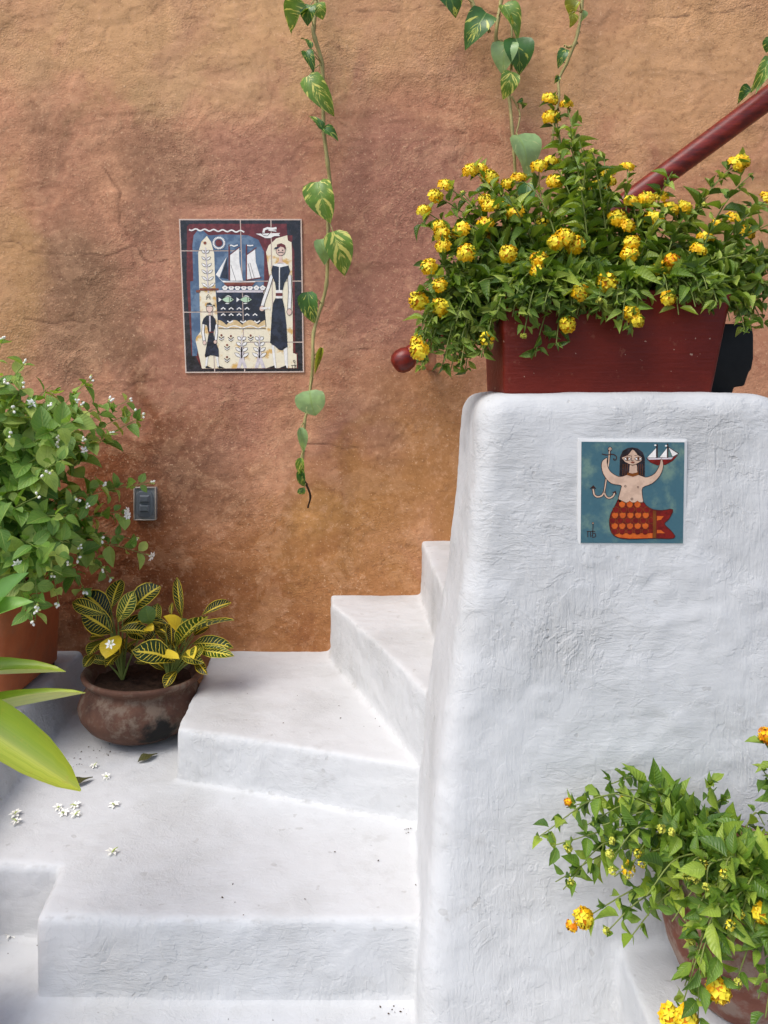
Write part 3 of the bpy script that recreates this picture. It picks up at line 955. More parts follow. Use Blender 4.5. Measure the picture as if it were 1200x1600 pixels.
class Art:
    """collects flat glaze shapes; `at` maps drawing coordinates and a height to the wall"""
    def __init__(s, at): s.at = at; s.sh = []

    def add(s, mat, poly, lay): s.sh.append((mat, poly, lay))

    def build(s, name, parent, step=0.00025):
        mats = sorted({m_ for m_, _, _ in s.sh}); mb = MB()
        for m_, poly, lay in s.sh:
            if isinstance(poly, Strip):
                n = len(poly.L)
                mb.add([s.at(x, y, lay * step) for x, y in poly.L + poly.R], [(i, i + 1, n + i + 1, n + i) for i in range(n - 1)], mats.index(m_))
                continue
            a = sum(poly[i - 1][0] * poly[i][1] - poly[i][0] * poly[i - 1][1] for i in range(len(poly)))
            if a > 0: poly = poly[::-1]
            mb.add([s.at(x, y, lay * step) for x, y in poly], [tuple(range(len(poly)))[::-1]], mats.index(m_))
        return link(name, mb.mesh(name, [GL[k_] for k_ in mats], False), parent)


# ---- picture on the stucco wall; drawing coordinates are 5 per photo pixel inside the frame
MD = YW - 0.0085
def mat_(x, y, h): return tuple(P(260 + x / 5, 330 + y / 5, MD) - Vector((0, h, 0)))
TL, TR, BL, BR = (105, 68), (1052, 68), (155, 1258), (1070, 1253)
def quad_at(u_, v_):
    a = (TL[0] + (TR[0] - TL[0]) * u_, TL[1] + (TR[1] - TL[1]) * u_); b = (BL[0] + (BR[0] - BL[0]) * u_, BL[1] + (BR[1] - BL[1]) * u_)
    return (a[0] + (b[0] - a[0]) * v_, a[1] + (b[1] - a[1]) * v_)
def inv_quad(x, y):
    v_ = (y - 68) / 1188.0; l = TL[0] + (BL[0] - TL[0]) * v_; r = TR[0] + (BR[0] - TR[0]) * v_
    return ((x - l) / (r - l), v_)
mural = empty('tile_picture', P(377, 580, YW), 'glazed tile picture of ship, fish and two standing figures on the stucco wall', 'tile picture')
mb = MB()
q4 = [quad_at(*c) for c in ((-0.006, -0.005), (1.006, -0.005), (1.006, 1.005), (-0.006, 1.005))]
fr = [mat_(a, b, 0.0027) for a, b in q4]; bk = [mat_(a, b, -0.03) for a, b in q4]
mb.add(fr + bk, [(3, 2, 1, 0), (0, 1, 5, 4), (1, 2, 6, 5), (2, 3, 7, 6), (3, 0, 4, 7)])
link('grout_bed', mb.mesh('grout_bed', GROUT, False), mural)
BGS = [('maroon', [(205, 100), (940, 100), (945, 190), (985, 190), (985, 240), (978, 240), (1000, 320), (1008, 1110), (1025, 1110), (1030, 1232), (280, 1232), (230, 1130), (200, 1130), (160, 560), (162, 120), (180, 103)], 1),
       ('blue', [(205, 270), (215, 190), (245, 152), (285, 150), (330, 190), (480, 182), (640, 190), (720, 225), (765, 320), (765, 550), (755, 640), (760, 900), (420, 920), (260, 1000), (240, 1130), (205, 1130), (188, 550), (212, 545)], 2),
       ('cream', [(318, 195), (350, 240), (375, 330), (385, 600), (405, 900), (780, 900), (760, 640), (810, 550), (780, 320), (800, 270), (860, 215), (945, 190), (950, 230), (978, 245), (982, 320), (990, 1110), (1018, 1120), (1020, 1228), (280, 1228), (230, 1010), (235, 985), (270, 940), (262, 700), (250, 330), (275, 240)], 3),
       ('navy', [(390, 632), (760, 632), (782, 905), (405, 905)], 4)]
mid = 0.5
cells = [(0, mid, 0, 0.204), (0, mid, 0.204, 0.606), (0, 0.245, 0.606, 1), (0.245, mid, 0.606, 1),
         (mid, 0.752, 0, 0.404), (0.752, 1, 0, 0.404), (mid, 0.752, 0.404, 0.806), (0.752, 1, 0.404, 0.806), (mid, 1, 0.806, 1)]
gx, gy = 0.0042, 0.0034
tmats = ['black', 'maroon', 'blue', 'cream', 'navy']
for (u0, u1, v0, v1) in cells:
    r = (u0 + gx, u1 - gx, v0 + gy, v1 - gy)
    mb = MB()
    c4 = [quad_at(*c) for c in ((r[0], r[2]), (r[1], r[2]), (r[1], r[3]), (r[0], r[3]))]
    top = [mat_(a, b, 0.0030) for a, b in c4]; bot = [mat_(a, b, -0.004) for a, b in c4]
    mb.add(top + bot, [(3, 2, 1, 0), (0, 1, 5, 4), (1, 2, 6, 5), (2, 3, 7, 6), (3, 0, 4, 7)], 0)
    for m_, poly, lay in BGS:
        pc = clip([inv_quad(*p) for p in poly], *r)
        if len(pc) > 2:
            pts = [quad_at(*c) for c in pc]
            a = sum(pts[i - 1][0] * pts[i][1] - pts[i][0] * pts[i - 1][1] for i in range(len(pts)))
            if a > 0: pts = pts[::-1]
            mb.add([mat_(x_, y_, 0.0030 + lay * 0.00025) for x_, y_ in pts], [tuple(range(len(pts)))[::-1]], tmats.index(m_))
    link('tile', mb.mesh('tile', [GL[k_] for k_ in tmats], False), mural)
H0 = 0.0030 / 0.00025


def art(name, shapes):
    a = Art(mat_)
    for m_, poly, lay in shapes: a.add(m_, poly, H0 + lay)
    return a.build(name, mural)


def ol(poly, mat, w=6, lay=5):
    return [('line', stroke(poly + [poly[0], poly[1]], w), lay), (mat, poly, lay + 1)]


def grow(poly, k):
    c = (sum(p[0] for p in poly) / len(poly), sum(p[1] for p in poly) / len(poly))
    out = []
    for p in poly:
        v = Vector((p[0] - c[0], p[1] - c[1])); L_ = v.length or 1
        out.append((c[0] + v.x * (L_ + k) / L_, c[1] + v.y * (L_ + k) / L_))
    return out


def edged(poly, mat, k=4, lay=5, line='line'): return [(line, grow(poly, k), lay), (mat, poly, lay + 1)]


wav = [(180 + i * 10, 145 + 7 * math.sin(i * 0.9) + i * 0.35) for i in range(44)]
art('wave_band', [('white', stroke(wav, 11), 5)])
art('bird_motif', [('white', [(700, 178), (890, 172), (880, 185), (890, 196), (845, 196), (815, 212), (775, 212), (740, 195)], 5), ('white', stroke([(760, 170), (765, 145), (790, 135), (830, 140), (862, 134)], 18), 6),
                   ('white', stroke([(800, 150), (860, 158)], 8), 6), ('line', stroke([(735, 170), (760, 190), (790, 195), (812, 172)], 4), 7)])
sun_sh = [('maroon', disc(412, 250, 27), 7)]
for i in range(24):
    a = 2 * math.pi * i / 24
    sun_sh.append(('white', lens((412 + 32 * math.cos(a), 250 + 32 * math.sin(a)), (412 + 52 * math.cos(a), 250 + 52 * math.sin(a)), 11, 3), 6))
art('sun_motif', sun_sh)
ship = [('white', [(388, 497), (475, 355), (418, 520)], 5), ('navy', [(425, 520), (478, 360), (482, 530)], 4.5), ('maroon', [(487, 262), (497, 262), (500, 540), (487, 540)], 6),
        ('white', [(500, 345), (570, 285), (572, 400), (600, 545), (500, 545)], 6), ('white', stroke([(490, 272), (510, 268), (530, 276), (560, 266)], 10), 6),
        ('maroon', [(622, 262), (632, 262), (632, 540), (622, 540)], 6), ('white', [(632, 345), (695, 300), (700, 400), (735, 518), (632, 540)], 6), ('white', stroke([(632, 268), (655, 272), (680, 268)], 9), 6),
        ('maroon', stroke([(632, 340), (705, 285)], 7), 7), ('maroon', stroke([(500, 340), (575, 282)], 7), 7), ('maroon', stroke([(622, 540), (745, 520)], 8), 7),
        ('line', stroke([(505, 420), (545, 545)], 3), 7), ('line', stroke([(640, 410), (668, 530)], 4), 7), ('line', stroke([(655, 405), (690, 528)], 3), 7),
        ('white', [(388, 500), (440, 545), (600, 552), (700, 548), (692, 560), (450, 560)], 7), ('brown', [(448, 558), (695, 556), (680, 575), (460, 575)], 8), ('maroon', [(462, 575), (680, 575), (668, 588), (478, 588)], 8)]
art('ship_motif', ship)
for fx in (480, 620):
    art('fish_motif', [('white', lens((fx - 20, 672), (fx + 30, 672), 26), 5), *edged(lens((fx - 42, 692), (fx + 48, 692), 44, 8), 'mint', 4, 6), ('white', [(fx - 70, 675), (fx - 45, 692), (fx - 70, 710)], 6),
                       ('black', disc(fx + 32, 690, 6, n=8), 9), ('line', stroke([(fx + 16, 674), (fx + 16, 710)], 4), 8), ('white', lens((fx - 20, 722), (fx + 15, 722), 8), 6)])
sea = []
for i, cx in enumerate(range(460, 760, 49)):
    sea += edged([(cx - 24, 596), (cx, 578), (cx + 24, 596), (cx + 12, 618), (cx - 12, 618)], 'white', 3, 6)
    sea.append(('line', stroke([(cx - 8, 603), (cx, 596), (cx + 8, 603)], 3), 8))
sea.append(('lilac', [(395, 618), (758, 618), (758, 636), (395, 636)], 5))
for row, y in enumerate((760, 808)):
    for cx in range(446, 720 if row else 640, 62):
        sea.append(('white', stroke([(cx - 17, y + 8), (cx, y - 6), (cx + 17, y + 8)], 9), 6))
for cx in (500, 602, 710):
    sea.append(('white', stroke([(cx - 22, 858), (cx, 872), (cx + 22, 856)], 10), 6))
sc_l = [(408 + i * 6.2, 885 + 20 * abs(math.cos(i * 0.157))) for i in range(60)]
sea += [('sand', [(x_, y_ - 34 + (y_ - 885) * 0.9) for x_, y_ in [(a, 1770 - b + 20) for a, b in sc_l]] + [(778, 915), (408, 915)], 5),
        ('white', stroke([(a, 1790 - b + 12) for a, b in sc_l], 8), 6), ('line', stroke([(410, 918), (778, 918)], 4), 7)]
art('sea_band', sea)


def twig(x0, y0, y1, n, w, lw, trunk=None, lean=0):
    sh = [('lilac', stroke([(x0, y0), (x0 + lean, y1)], 9), 6)]
    if trunk: sh.append(('lilac', trunk, 6))
    for i in range(n):
        t = i / max(1, n - 1); y = y0 + (y1 - y0) * (0.05 + 0.75 * t); x = x0 + lean * t; s_ = 0.7 + 0.5 * t
        for sg in (-1, 1):
            sh += edged(lens((x + sg * 5, y + 26), (x + sg * (w * s_), y - 22 * s_ + 20), lw, 5), 'white', 3.5, 6)
    return sh
art('sprig_motif', twig(308, 285, 640, 6, 42, 16, lean=22) + [('brown', disc(304, 250, 12), 6), ('line', stroke([(313, 690), (330, 668), (346, 690)], 5), 6), ('line', stroke([(313, 676), (330, 650), (346, 676)], 5), 6)])
art('staff_motif', [('brown', [(235, 618), (262, 616), (262, 602), (410, 604), (410, 620), (270, 622), (262, 636), (235, 636)], 9)])
for x0, tr in ((590, [(582, 1060), (600, 1060), (608, 1150), (632, 1226), (606, 1226), (594, 1182), (578, 1226), (552, 1226), (575, 1150)]), (728, [(720, 1060), (738, 1060), (748, 1150), (776, 1226), (748, 1226), (733, 1182), (716, 1226), (690, 1226), (712, 1150)])):
    art('sprig_motif', twig(x0, 970, 1150, 4, 46, 22, tr))
for x, y in ((432, 970), (506, 976), (476, 1046), (476, 1140), (660, 972)):
    art('flower_motif', [('brown', disc(x, y, 9, n=10), 6), ('line', stroke([(x - 22, y + 10), (x, y + 26), (x + 22, y + 10)], 7), 6), ('white', stroke([(x - 20, y + 20), (x, y + 35), (x + 20, y + 20)], 7), 6), ('line', stroke([(x - 18, y + 28), (x, y + 43), (x + 18, y + 28)], 4), 7)])
# standing man with cap
man = [('skin', [(882, 340), (904, 340), (908, 395), (940, 410), (860, 410), (880, 395)], 6)] + edged(disc(894, 312, 34, 36), 'skin', 4, 6)
man += [('maroon', [(862, 298), (866, 262), (900, 252), (930, 268), (938, 306), (920, 284), (890, 278)], 8), ('navy', [(838, 300), (852, 284), (892, 278), (870, 296)], 9), ('line', stroke([(872, 328), (894, 322), (918, 328)], 6), 8),
        ('line', disc(879, 308, 6, n=8), 8), ('line', disc(909, 308, 6, n=8), 8)]
man += [('white', [(835, 420), (880, 405), (930, 410), (955, 425), (935, 440), (850, 440)], 6), ('navy', [(832, 425), (860, 432), (895, 440), (930, 432), (955, 425), (968, 470), (950, 520), (925, 560), (910, 620), (858, 620), (850, 560), (828, 510), (822, 460)], 7),
        ('white', stroke([(885, 436), (884, 618)], 8), 8)]
for arm in ([(826, 500), (800, 590), (765, 690), (745, 760)], [(962, 500), (968, 620), (962, 770)]):
    man += [('line', stroke(arm, 32), 5), ('white', stroke(arm, 22), 6)]
man += edged(disc(748, 762, 18, 20, 12), 'skin', 4, 8) + edged(disc(962, 788, 18, 24, 12), 'skin', 4, 8)
man += [('white', [(856, 618), (908, 618), (908, 682), (856, 682)], 8), ('maroon', [(856, 640), (908, 640), (908, 664), (856, 664)], 9), ('navy', [(852, 682), (908, 682), (925, 760), (940, 900), (948, 1062), (935, 1068), (905, 1088), (880, 1082), (850, 1055), (812, 1030), (825, 800), (835, 720)], 7)]
for leg in ([(822, 1045), (842, 1050), (860, 1225), (845, 1225)], [(915, 1068), (945, 1060), (950, 1225), (930, 1225)]):
    man += edged(leg, 'white', 4, 6)
man += [('black', [(785, 1226), (845, 1205), (850, 1226)], 8), ('black', [(880, 1226), (935, 1205), (942, 1226)], 8), ('white', lens((735, 760), (800, 758), 20), 10), ('white', [(792, 758), (812, 744), (812, 772)], 10)]
art('man_motif', man)
boy = edged(disc(340, 762, 24, 28), 'skin', 4, 6) + [('black', [(312, 748), (318, 722), (345, 714), (362, 735), (365, 748), (340, 742)], 8), ('white', stroke([(318, 736), (362, 738)], 4), 9), ('black', disc(374, 738, 7, n=8), 8), ('skin', [(332, 785), (350, 785), (352, 812), (330, 812)], 6)]
boy += [('navy', [(318, 815), (362, 815), (385, 845), (390, 880), (370, 950), (330, 950), (318, 890), (280, 880), (292, 840)], 7), ('lilac', stroke([(342, 818), (344, 940)], 12), 8), ('maroon', stroke([(332, 946), (372, 946)], 10), 8)]
for arm in ([(292, 885), (288, 950), (298, 1015)], [(392, 885), (394, 950), (386, 1015)]):
    boy += [('line', stroke(arm, 24), 5), ('white', stroke(arm, 16), 6)]
boy += edged(disc(300, 1028, 12, 16, 10), 'skin', 3, 7) + edged(disc(384, 1022, 12, 14, 10), 'skin', 3, 7)
boy += [('navy', [(334, 952), (368, 952), (384, 1010), (410, 1080), (412, 1140), (380, 1130), (345, 1125), (310, 1145), (302, 1130), (318, 1040)], 7)]
for leg in ([(312, 1140), (330, 1136), (318, 1215), (306, 1215)], [(388, 1135), (406, 1138), (414, 1215), (402, 1215)]):
    boy += edged(leg, 'white', 4, 6)
boy += [('black', [(308, 1226), (316, 1208), (360, 1226)], 8), ('black', [(410, 1226), (414, 1208), (460, 1226)], 8)]
art('boy_motif', boy)
art('signature_mark', [('line', stroke([(975, 1205), (1018, 1205)], 4), 6), ('line', stroke([(985, 1205), (985, 1226)], 4), 6), ('line', stroke([(1005, 1226), (1005, 1175)], 4), 6), ('line', stroke(disc(1000, 1172, 8, n=10), 4), 6), ('line', stroke([(1010, 1205), (1014, 1226)], 4), 6)])

# ---- mermaid tile let into the parapet; drawing coordinates 0..1200 over photo px 900..1080 / 680..860
DPM = 1.353
def mer(x, y, h): return tuple(P(900 + x * 0.15, 680 + y * 0.15, DPM - 0.005) - Vector((0, h, 0)))
tile = empty('mermaid_tile', P(988, 850, DPM), 'square teal glazed tile with a mermaid holding an anchor and a boat', 'tile')
mb = MB()
c4 = [(60, 70), (1130, 76), (1114, 1126), (52, 1122)]
fr = [mer(a, b, 0.0) for a, b in c4]; bk = [mer(a, b, -0.03) for a, b in c4]
mb.add(fr + bk, [(3, 2, 1, 0), (0, 1, 5, 4), (1, 2, 6, 5), (2, 3, 7, 6), (3, 0, 4, 7)])
link('glazed_body', mb.mesh('glazed_body', GL['teal'], False), tile)
# smooth white surround
mb = MB(); inn = [(58, 68), (1132, 74), (1116, 1128), (50, 1124)]; outr = [(28, 38), (1164, 46), (1148, 1156), (20, 1152)]
mb.add([mer(x, y, -0.0010) for x, y in inn] + [mer(x, y, -0.0022) for x, y in outr] + [mer(x, y, -0.03) for x, y in outr],
       [((i + 1) % 4, i, 4 + i, 4 + (i + 1) % 4) for i in range(4)] + [(4 + (i + 1) % 4, 4 + i, 8 + i, 8 + (i + 1) % 4) for i in range(4)])
link('grout_edge', mb.mesh('grout_edge', GROUTW, False), tile)


def mart(name, shapes, k=0.00022):
    a = Art(mer)
    for m_, poly, lay in shapes: a.add(m_, poly, lay)
    return a.build(name, tile, k)


def medge(poly, mat, k=7, lay=1): return [('outline', grow(poly, k), lay), (mat, poly, lay + 1)]
def cur(pts, sub=4): return [(v.x, v.y) for v in catmull([(a, b, 0) for a, b in pts], sub)]


anchor = [('outline', stroke([(345, 150), (352, 200), (335, 280), (318, 420), (305, 520), (292, 600)], 24), 1), ('flesh', stroke([(347, 165), (340, 280), (320, 420), (305, 520), (293, 596)], 11), 2)]
for cv in ([(292, 590), (270, 628), (225, 642), (190, 620), (178, 560)], [(292, 590), (310, 635), (345, 655), (385, 635), (402, 600)]):
    anchor += [('outline', stroke(cur(cv), 26), 1), ('flesh', stroke(cur(cv), 14), 2)]
anchor += [('outline', [(140, 560), (180, 520), (212, 560), (180, 552)], 3), ('outline', [(372, 598), (412, 578), (424, 620), (400, 600)], 3), ('outline', disc(353, 143, 23), 2), ('flesh', disc(353, 143, 16), 3), ('outline', disc(353, 143, 6), 4),
           ('outline', stroke(cur([(268, 195), (320, 206), (380, 198), (420, 222), (415, 255), (392, 256), (395, 240)]), 10), 2)]
mart('anchor_motif', anchor)
hair = [(455, 415), (462, 230), (490, 165), (540, 138), (585, 132), (640, 142), (690, 180), (712, 240), (712, 430), (640, 440), (560, 380), (520, 440), (470, 425)]
mart('hair_motif', medge(hair, 'black', 5, 1) + [('bronze', stroke([(x, 300), (x - 4, 418)], 4), 3) for x in (490, 512, 534, 652, 672, 692)])
body = cur([(322, 235), (276, 270), (268, 340), (300, 430), (370, 500), (468, 520), (468, 560), (440, 680), (480, 700), (580, 720), (690, 700), (688, 640), (690, 545), (790, 500), (870, 420), (905, 320), (888, 245), (868, 320), (820, 400), (740, 440), (680, 425), (640, 400), (630, 310), (585, 305), (560, 310), (548, 395), (500, 425), (440, 432), (360, 385), (325, 320), (318, 270)], 3)
ms = [('outline', stroke(body + body[:2], 12), 3), ('flesh', body, 4)]
ms += [('outline', [(470, 235), (500, 210), (545, 190), (590, 140), (640, 195), (690, 230), (675, 275), (625, 305), (585, 318), (540, 300), (495, 270)], 4), ('flesh', cur([(475, 235), (545, 200), (590, 150), (640, 205), (684, 236), (668, 272), (585, 308), (505, 272)], 3), 5)]
for ex in (532, 646):
    ms += [('outline', lens((ex - 42, 245), (ex + 42, 245), 42, 8), 6), ('white', lens((ex - 34, 245), (ex + 34, 245), 28, 8), 7), ('bronze', disc(ex, 244, 14), 8), ('outline', disc(ex, 244, 6), 9)]
ms += [('outline', stroke(cur([(572, 210), (578, 235), (572, 262), (596, 262)]), 5), 6), ('outline', stroke(cur([(498, 222), (535, 208), (568, 216)]), 5), 6), ('outline', stroke(cur([(606, 214), (645, 206), (680, 226)]), 5), 6),
       ('brown', lens((564, 282), (612, 282), 20), 6), ('bronze', [(540, 388), (585, 398), (640, 385), (650, 412), (590, 432), (525, 412)], 6)]
for x, y, r_ in ((512, 530, 11), (643, 540, 11), (580, 663, 13)):
    ms += [('outline', disc(x, y, r_), 6), ('flesh', disc(x, y, r_ * 0.55), 7)]
mart('torso_motif', ms)
tail = cur([(442, 665), (400, 750), (360, 830), (350, 930), (375, 1020), (440, 1065), (560, 1080), (800, 1072), (1018, 1070), (990, 1000), (918, 925), (965, 870), (1005, 775), (900, 785), (800, 775), (730, 735), (700, 700), (620, 700), (520, 700)], 3)
ts = [('outline', stroke(tail + tail[:2], 12), 3), ('red', tail, 4), ('orange', [(400, 1040), (450, 1020), (795, 1020), (795, 1070), (560, 1076), (440, 1062)], 5), ('bronze', [(798, 782), (832, 786), (832, 1070), (798, 1070)], 7),
      ('orange', [(840, 840), (912, 842), (880, 880), (840, 888)], 6), ('orange', [(840, 985), (880, 985), (925, 1020), (840, 1020)], 6)]
for row in range(6):
    y = 720 + row * 56; x0 = [445, 400, 372, 365, 368, 385][row]; x1 = [705, 760, 795, 795, 795, 795][row]
    for i in range(7):
        cx = x0 + 32 + i * 80 + (row % 2) * -18
        if cx - 36 > x1 or (cx + 30 > x1 + 16): continue
        sc2 = [(cx - 34, y - 20), (cx - 17, y - 26), (cx, y - 40), (cx + 17, y - 26), (cx + 34, y - 20), (cx + 36, y + 6), (cx + 20, y + 30), (cx, y + 36), (cx - 20, y + 30), (cx - 36, y + 6)]
        ts += [('bronze', sc2, 5 + (5 - row) * 0.4), (('orange', 'red')[row % 2], [(cx + (a - cx) * 0.86, y + (b - y) * 0.86) for a, b in sc2], 5.2 + (5 - row) * 0.4)]
mart('tail_motif', ts)
boat = medge([(735, 240), (1000, 232), (1060, 205), (1000, 270), (930, 305), (850, 312), (780, 285)], 'red', 6, 1) + [('lilac', [(740, 240), (1010, 230), (990, 250), (760, 254)], 3)]
boat += medge([(742, 232), (832, 135), (832, 232)], 'white', 5, 2) + medge([(872, 228), (946, 135), (946, 230)], 'white', 5, 2) + medge([(965, 130), (1060, 192), (1005, 222)], 'white', 5, 2)
boat += [('outline', stroke([(842, 90), (842, 236)], 12), 4), ('outline', stroke([(953, 88), (953, 236)], 12), 4), ('outline', stroke([(953, 120), (1070, 192)], 6), 4), ('white', disc(824, 104, 12, 9, 8), 4), ('white', disc(936, 110, 12, 9, 8), 4)]
mart('boat_motif', boat)
mart('signature_mark', [('outline', stroke([(110, 1002), (200, 1002)], 7), 2), ('outline', stroke([(122, 1002), (122, 1062)], 7), 2), ('outline', stroke([(150, 1002), (150, 1062)], 7), 2), ('outline', stroke([(178, 920), (172, 1050)], 7), 2),
                        ('outline', stroke(cur([(172, 1020), (200, 1025), (202, 1055), (170, 1062), (165, 1040)]), 7), 2), ('outline', disc(176, 916, 12, n=12), 2), ('flesh', disc(176, 916, 6, n=10), 3)])

# ------------------------------------------------------------------ plants
def leaf_mesh(name, mat, prof, rows=6, fold=0.25, droop=0.25, serr=0.0, twist=0.0, r=0.5, wav=0.0, cup=0.0):
    """unit leaf: base at the origin, tip at +Y, upper face +Z; width is given by the profile for a leaf of width 1"""
    mb = MB(); vs_, uv = [], []
    for i in range(rows + 1):
        t = i / rows
        w = prof(t)
        if serr and 0 < i < rows: w *= 1 + serr * (1 if i % 2 else -1)
        y = t; zc = -droop * t * t + cup * math.sin(math.pi * t) * 0.1
        tw = twist * t
        for sx in (-1, 0, 1):
            x = sx * w * 0.5
            zz = zc + abs(x) * fold + (wav * math.sin(t * 9 + sx * 1.3) * abs(sx))
            vs_.append((x * math.cos(tw), y, zz + x * math.sin(tw)))
            uv.append((0.5 + 0.5 * sx, t))
    fs = []
    for i in range(rows):
        a = i * 3
        fs += [(a, a + 1, a + 4, a + 3), (a + 1, a + 2, a + 5, a + 4)]
    mb.add(vs_, fs, 0, uv, r)
    return mb.mesh(name, mat)


def pf(*kn):
    xs_ = [k[0] for k in kn]; ys_ = [k[1] for k in kn]
    def f(t): return float(np.interp(t, xs_, ys_))
    return f


OVATE = pf((0, 0.02), (0.08, 0.35), (0.2, 0.78), (0.36, 1.0), (0.55, 0.88), (0.75, 0.52), (0.9, 0.2), (1, 0.0))
ROUND = pf((0, 0.02), (0.07, 0.45), (0.2, 0.85), (0.42, 1.0), (0.65, 0.85), (0.82, 0.5), (0.94, 0.16), (1, 0.0))
OBLONG = pf((0, 0.05), (0.1, 0.3), (0.3, 0.75), (0.55, 1.0), (0.75, 0.92), (0.9, 0.55), (1, 0.02))
HEART = pf((0, 0.45), (0.04, 0.74), (0.12, 0.93), (0.28, 1.0), (0.48, 0.95), (0.66, 0.78), (0.82, 0.5), (0.93, 0.22), (1, 0.02))
STRAP = pf((0, 0.75), (0.25, 0.9), (0.55, 1.0), (0.78, 0.82), (0.92, 0.45), (1, 0.04))


def frame(base, axis_, nrm, L, W, zs=None):
    y = axis_.normalized()
    x = y.cross(nrm)
    if x.length < 1e-4: x = y.cross(Vector((1, 0, 0.3)))
    x.normalize(); z = x.cross(y)
    zs = zs if zs is not None else L
    M = Matrix(((x.x * W, y.x * L, z.x * zs, base.x), (x.y * W, y.y * L, z.y * zs, base.y), (x.z * W, y.z * L, z.z * zs, base.z), (0, 0, 0, 1)))
    return M


def join_mesh(name, items, mats):
    """one mesh from (mesh, matrix) pairs that share material slots"""
    V, FV, FL, UV, R, MI = [], [], [], [], [], []
    off = 0; cache = {}
    for me, M in items:
        if me.name not in cache:
            co_ = np.zeros(len(me.vertices) * 3); me.vertices.foreach_get('co', co_)
            lv_ = np.zeros(len(me.loops), dtype=np.int32); me.loops.foreach_get('vertex_index', lv_)
            lt_ = np.zeros(len(me.polygons), dtype=np.int32); me.polygons.foreach_get('loop_total', lt_)
            uv_ = np.zeros(len(me.loops) * 2); me.uv_layers[0].data.foreach_get('uv', uv_)
            mi_ = np.zeros(len(me.polygons), dtype=np.int32); me.polygons.foreach_get('material_index', mi_)
            cache[me.name] = (co_.reshape(-1, 3), lv_, lt_, uv_, mi_)
        co_, lv_, lt_, uv_, mi_ = cache[me.name]
        A_ = np.array(M)
        V.append(co_ @ A_[:3, :3].T + A_[:3, 3]); FV.append(lv_ + off); FL.append(lt_); UV.append(uv_); MI.append(mi_)
        R.append(np.full(len(co_), rng.random())); off += len(co_)
    V = np.vstack(V); FV = np.concatenate(FV); FL = np.concatenate(FL)
    me = bpy.data.meshes.new(name)
    me.vertices.add(len(V)); me.vertices.foreach_set('co', V.ravel())
    me.loops.add(len(FV)); me.loops.foreach_set('vertex_index', FV)
    me.polygons.add(len(FL)); st = np.concatenate([[0], np.cumsum(FL)[:-1]]); me.polygons.foreach_set('loop_start', st.astype(np.int32)); me.polygons.foreach_set('loop_total', FL)
    for m_ in mats: me.materials.append(m_)
    me.polygons.foreach_set('material_index', np.concatenate(MI))
    me.uv_layers.new(name='UVMap').data.foreach_set('uv', np.concatenate(UV))
    at = me.attributes.new('rnd', 'FLOAT', 'POINT'); at.data.foreach_set('value', np.concatenate(R).astype(np.float32))
    me.polygons.foreach_set('use_smooth', [True] * len(me.polygons))
    me.update(calc_edges=True); me.validate()
    return me


def jit(s): return Vector((rng.gauss(0, s), rng.gauss(0, s), rng.gauss(0, s)))


CAM = Vector((0, 0, CAMZ))
STEMG = mat_plain('green_stem', S(120, 132, 66), 0.6, 0.3, 0.25, 20)
STEMB = mat_plain('woody_stem', S(128, 106, 74), 0.8, 0.3, 0.3, 30)

# ---- lantana pieces
LANT = mat_leaf('lantana_leaf', S(68, 98, 32), S(118, 148, 52), S(176, 192, 88), 0.42, 0.3, 9)
LANT2 = mat_leaf('lantana_leaf_bright', S(66, 100, 32), S(114, 148, 50), S(172, 192, 74), 0.42, 0.3, 9)
YEL = mat_plain('lantana_yellow', S(255, 226, 58), 0.5, 0.3, 0.06, 300)
YEO = mat_plain('lantana_deep_yellow', S(250, 190, 20), 0.5, 0.3, 0.10, 300)
ORA = mat_plain('lantana_orange', S(226, 136, 16), 0.5, 0.3, 0.12, 300)
BUD = mat_plain('lantana_bud', S(206, 206, 84), 0.6, 0.3, 0.15, 200)


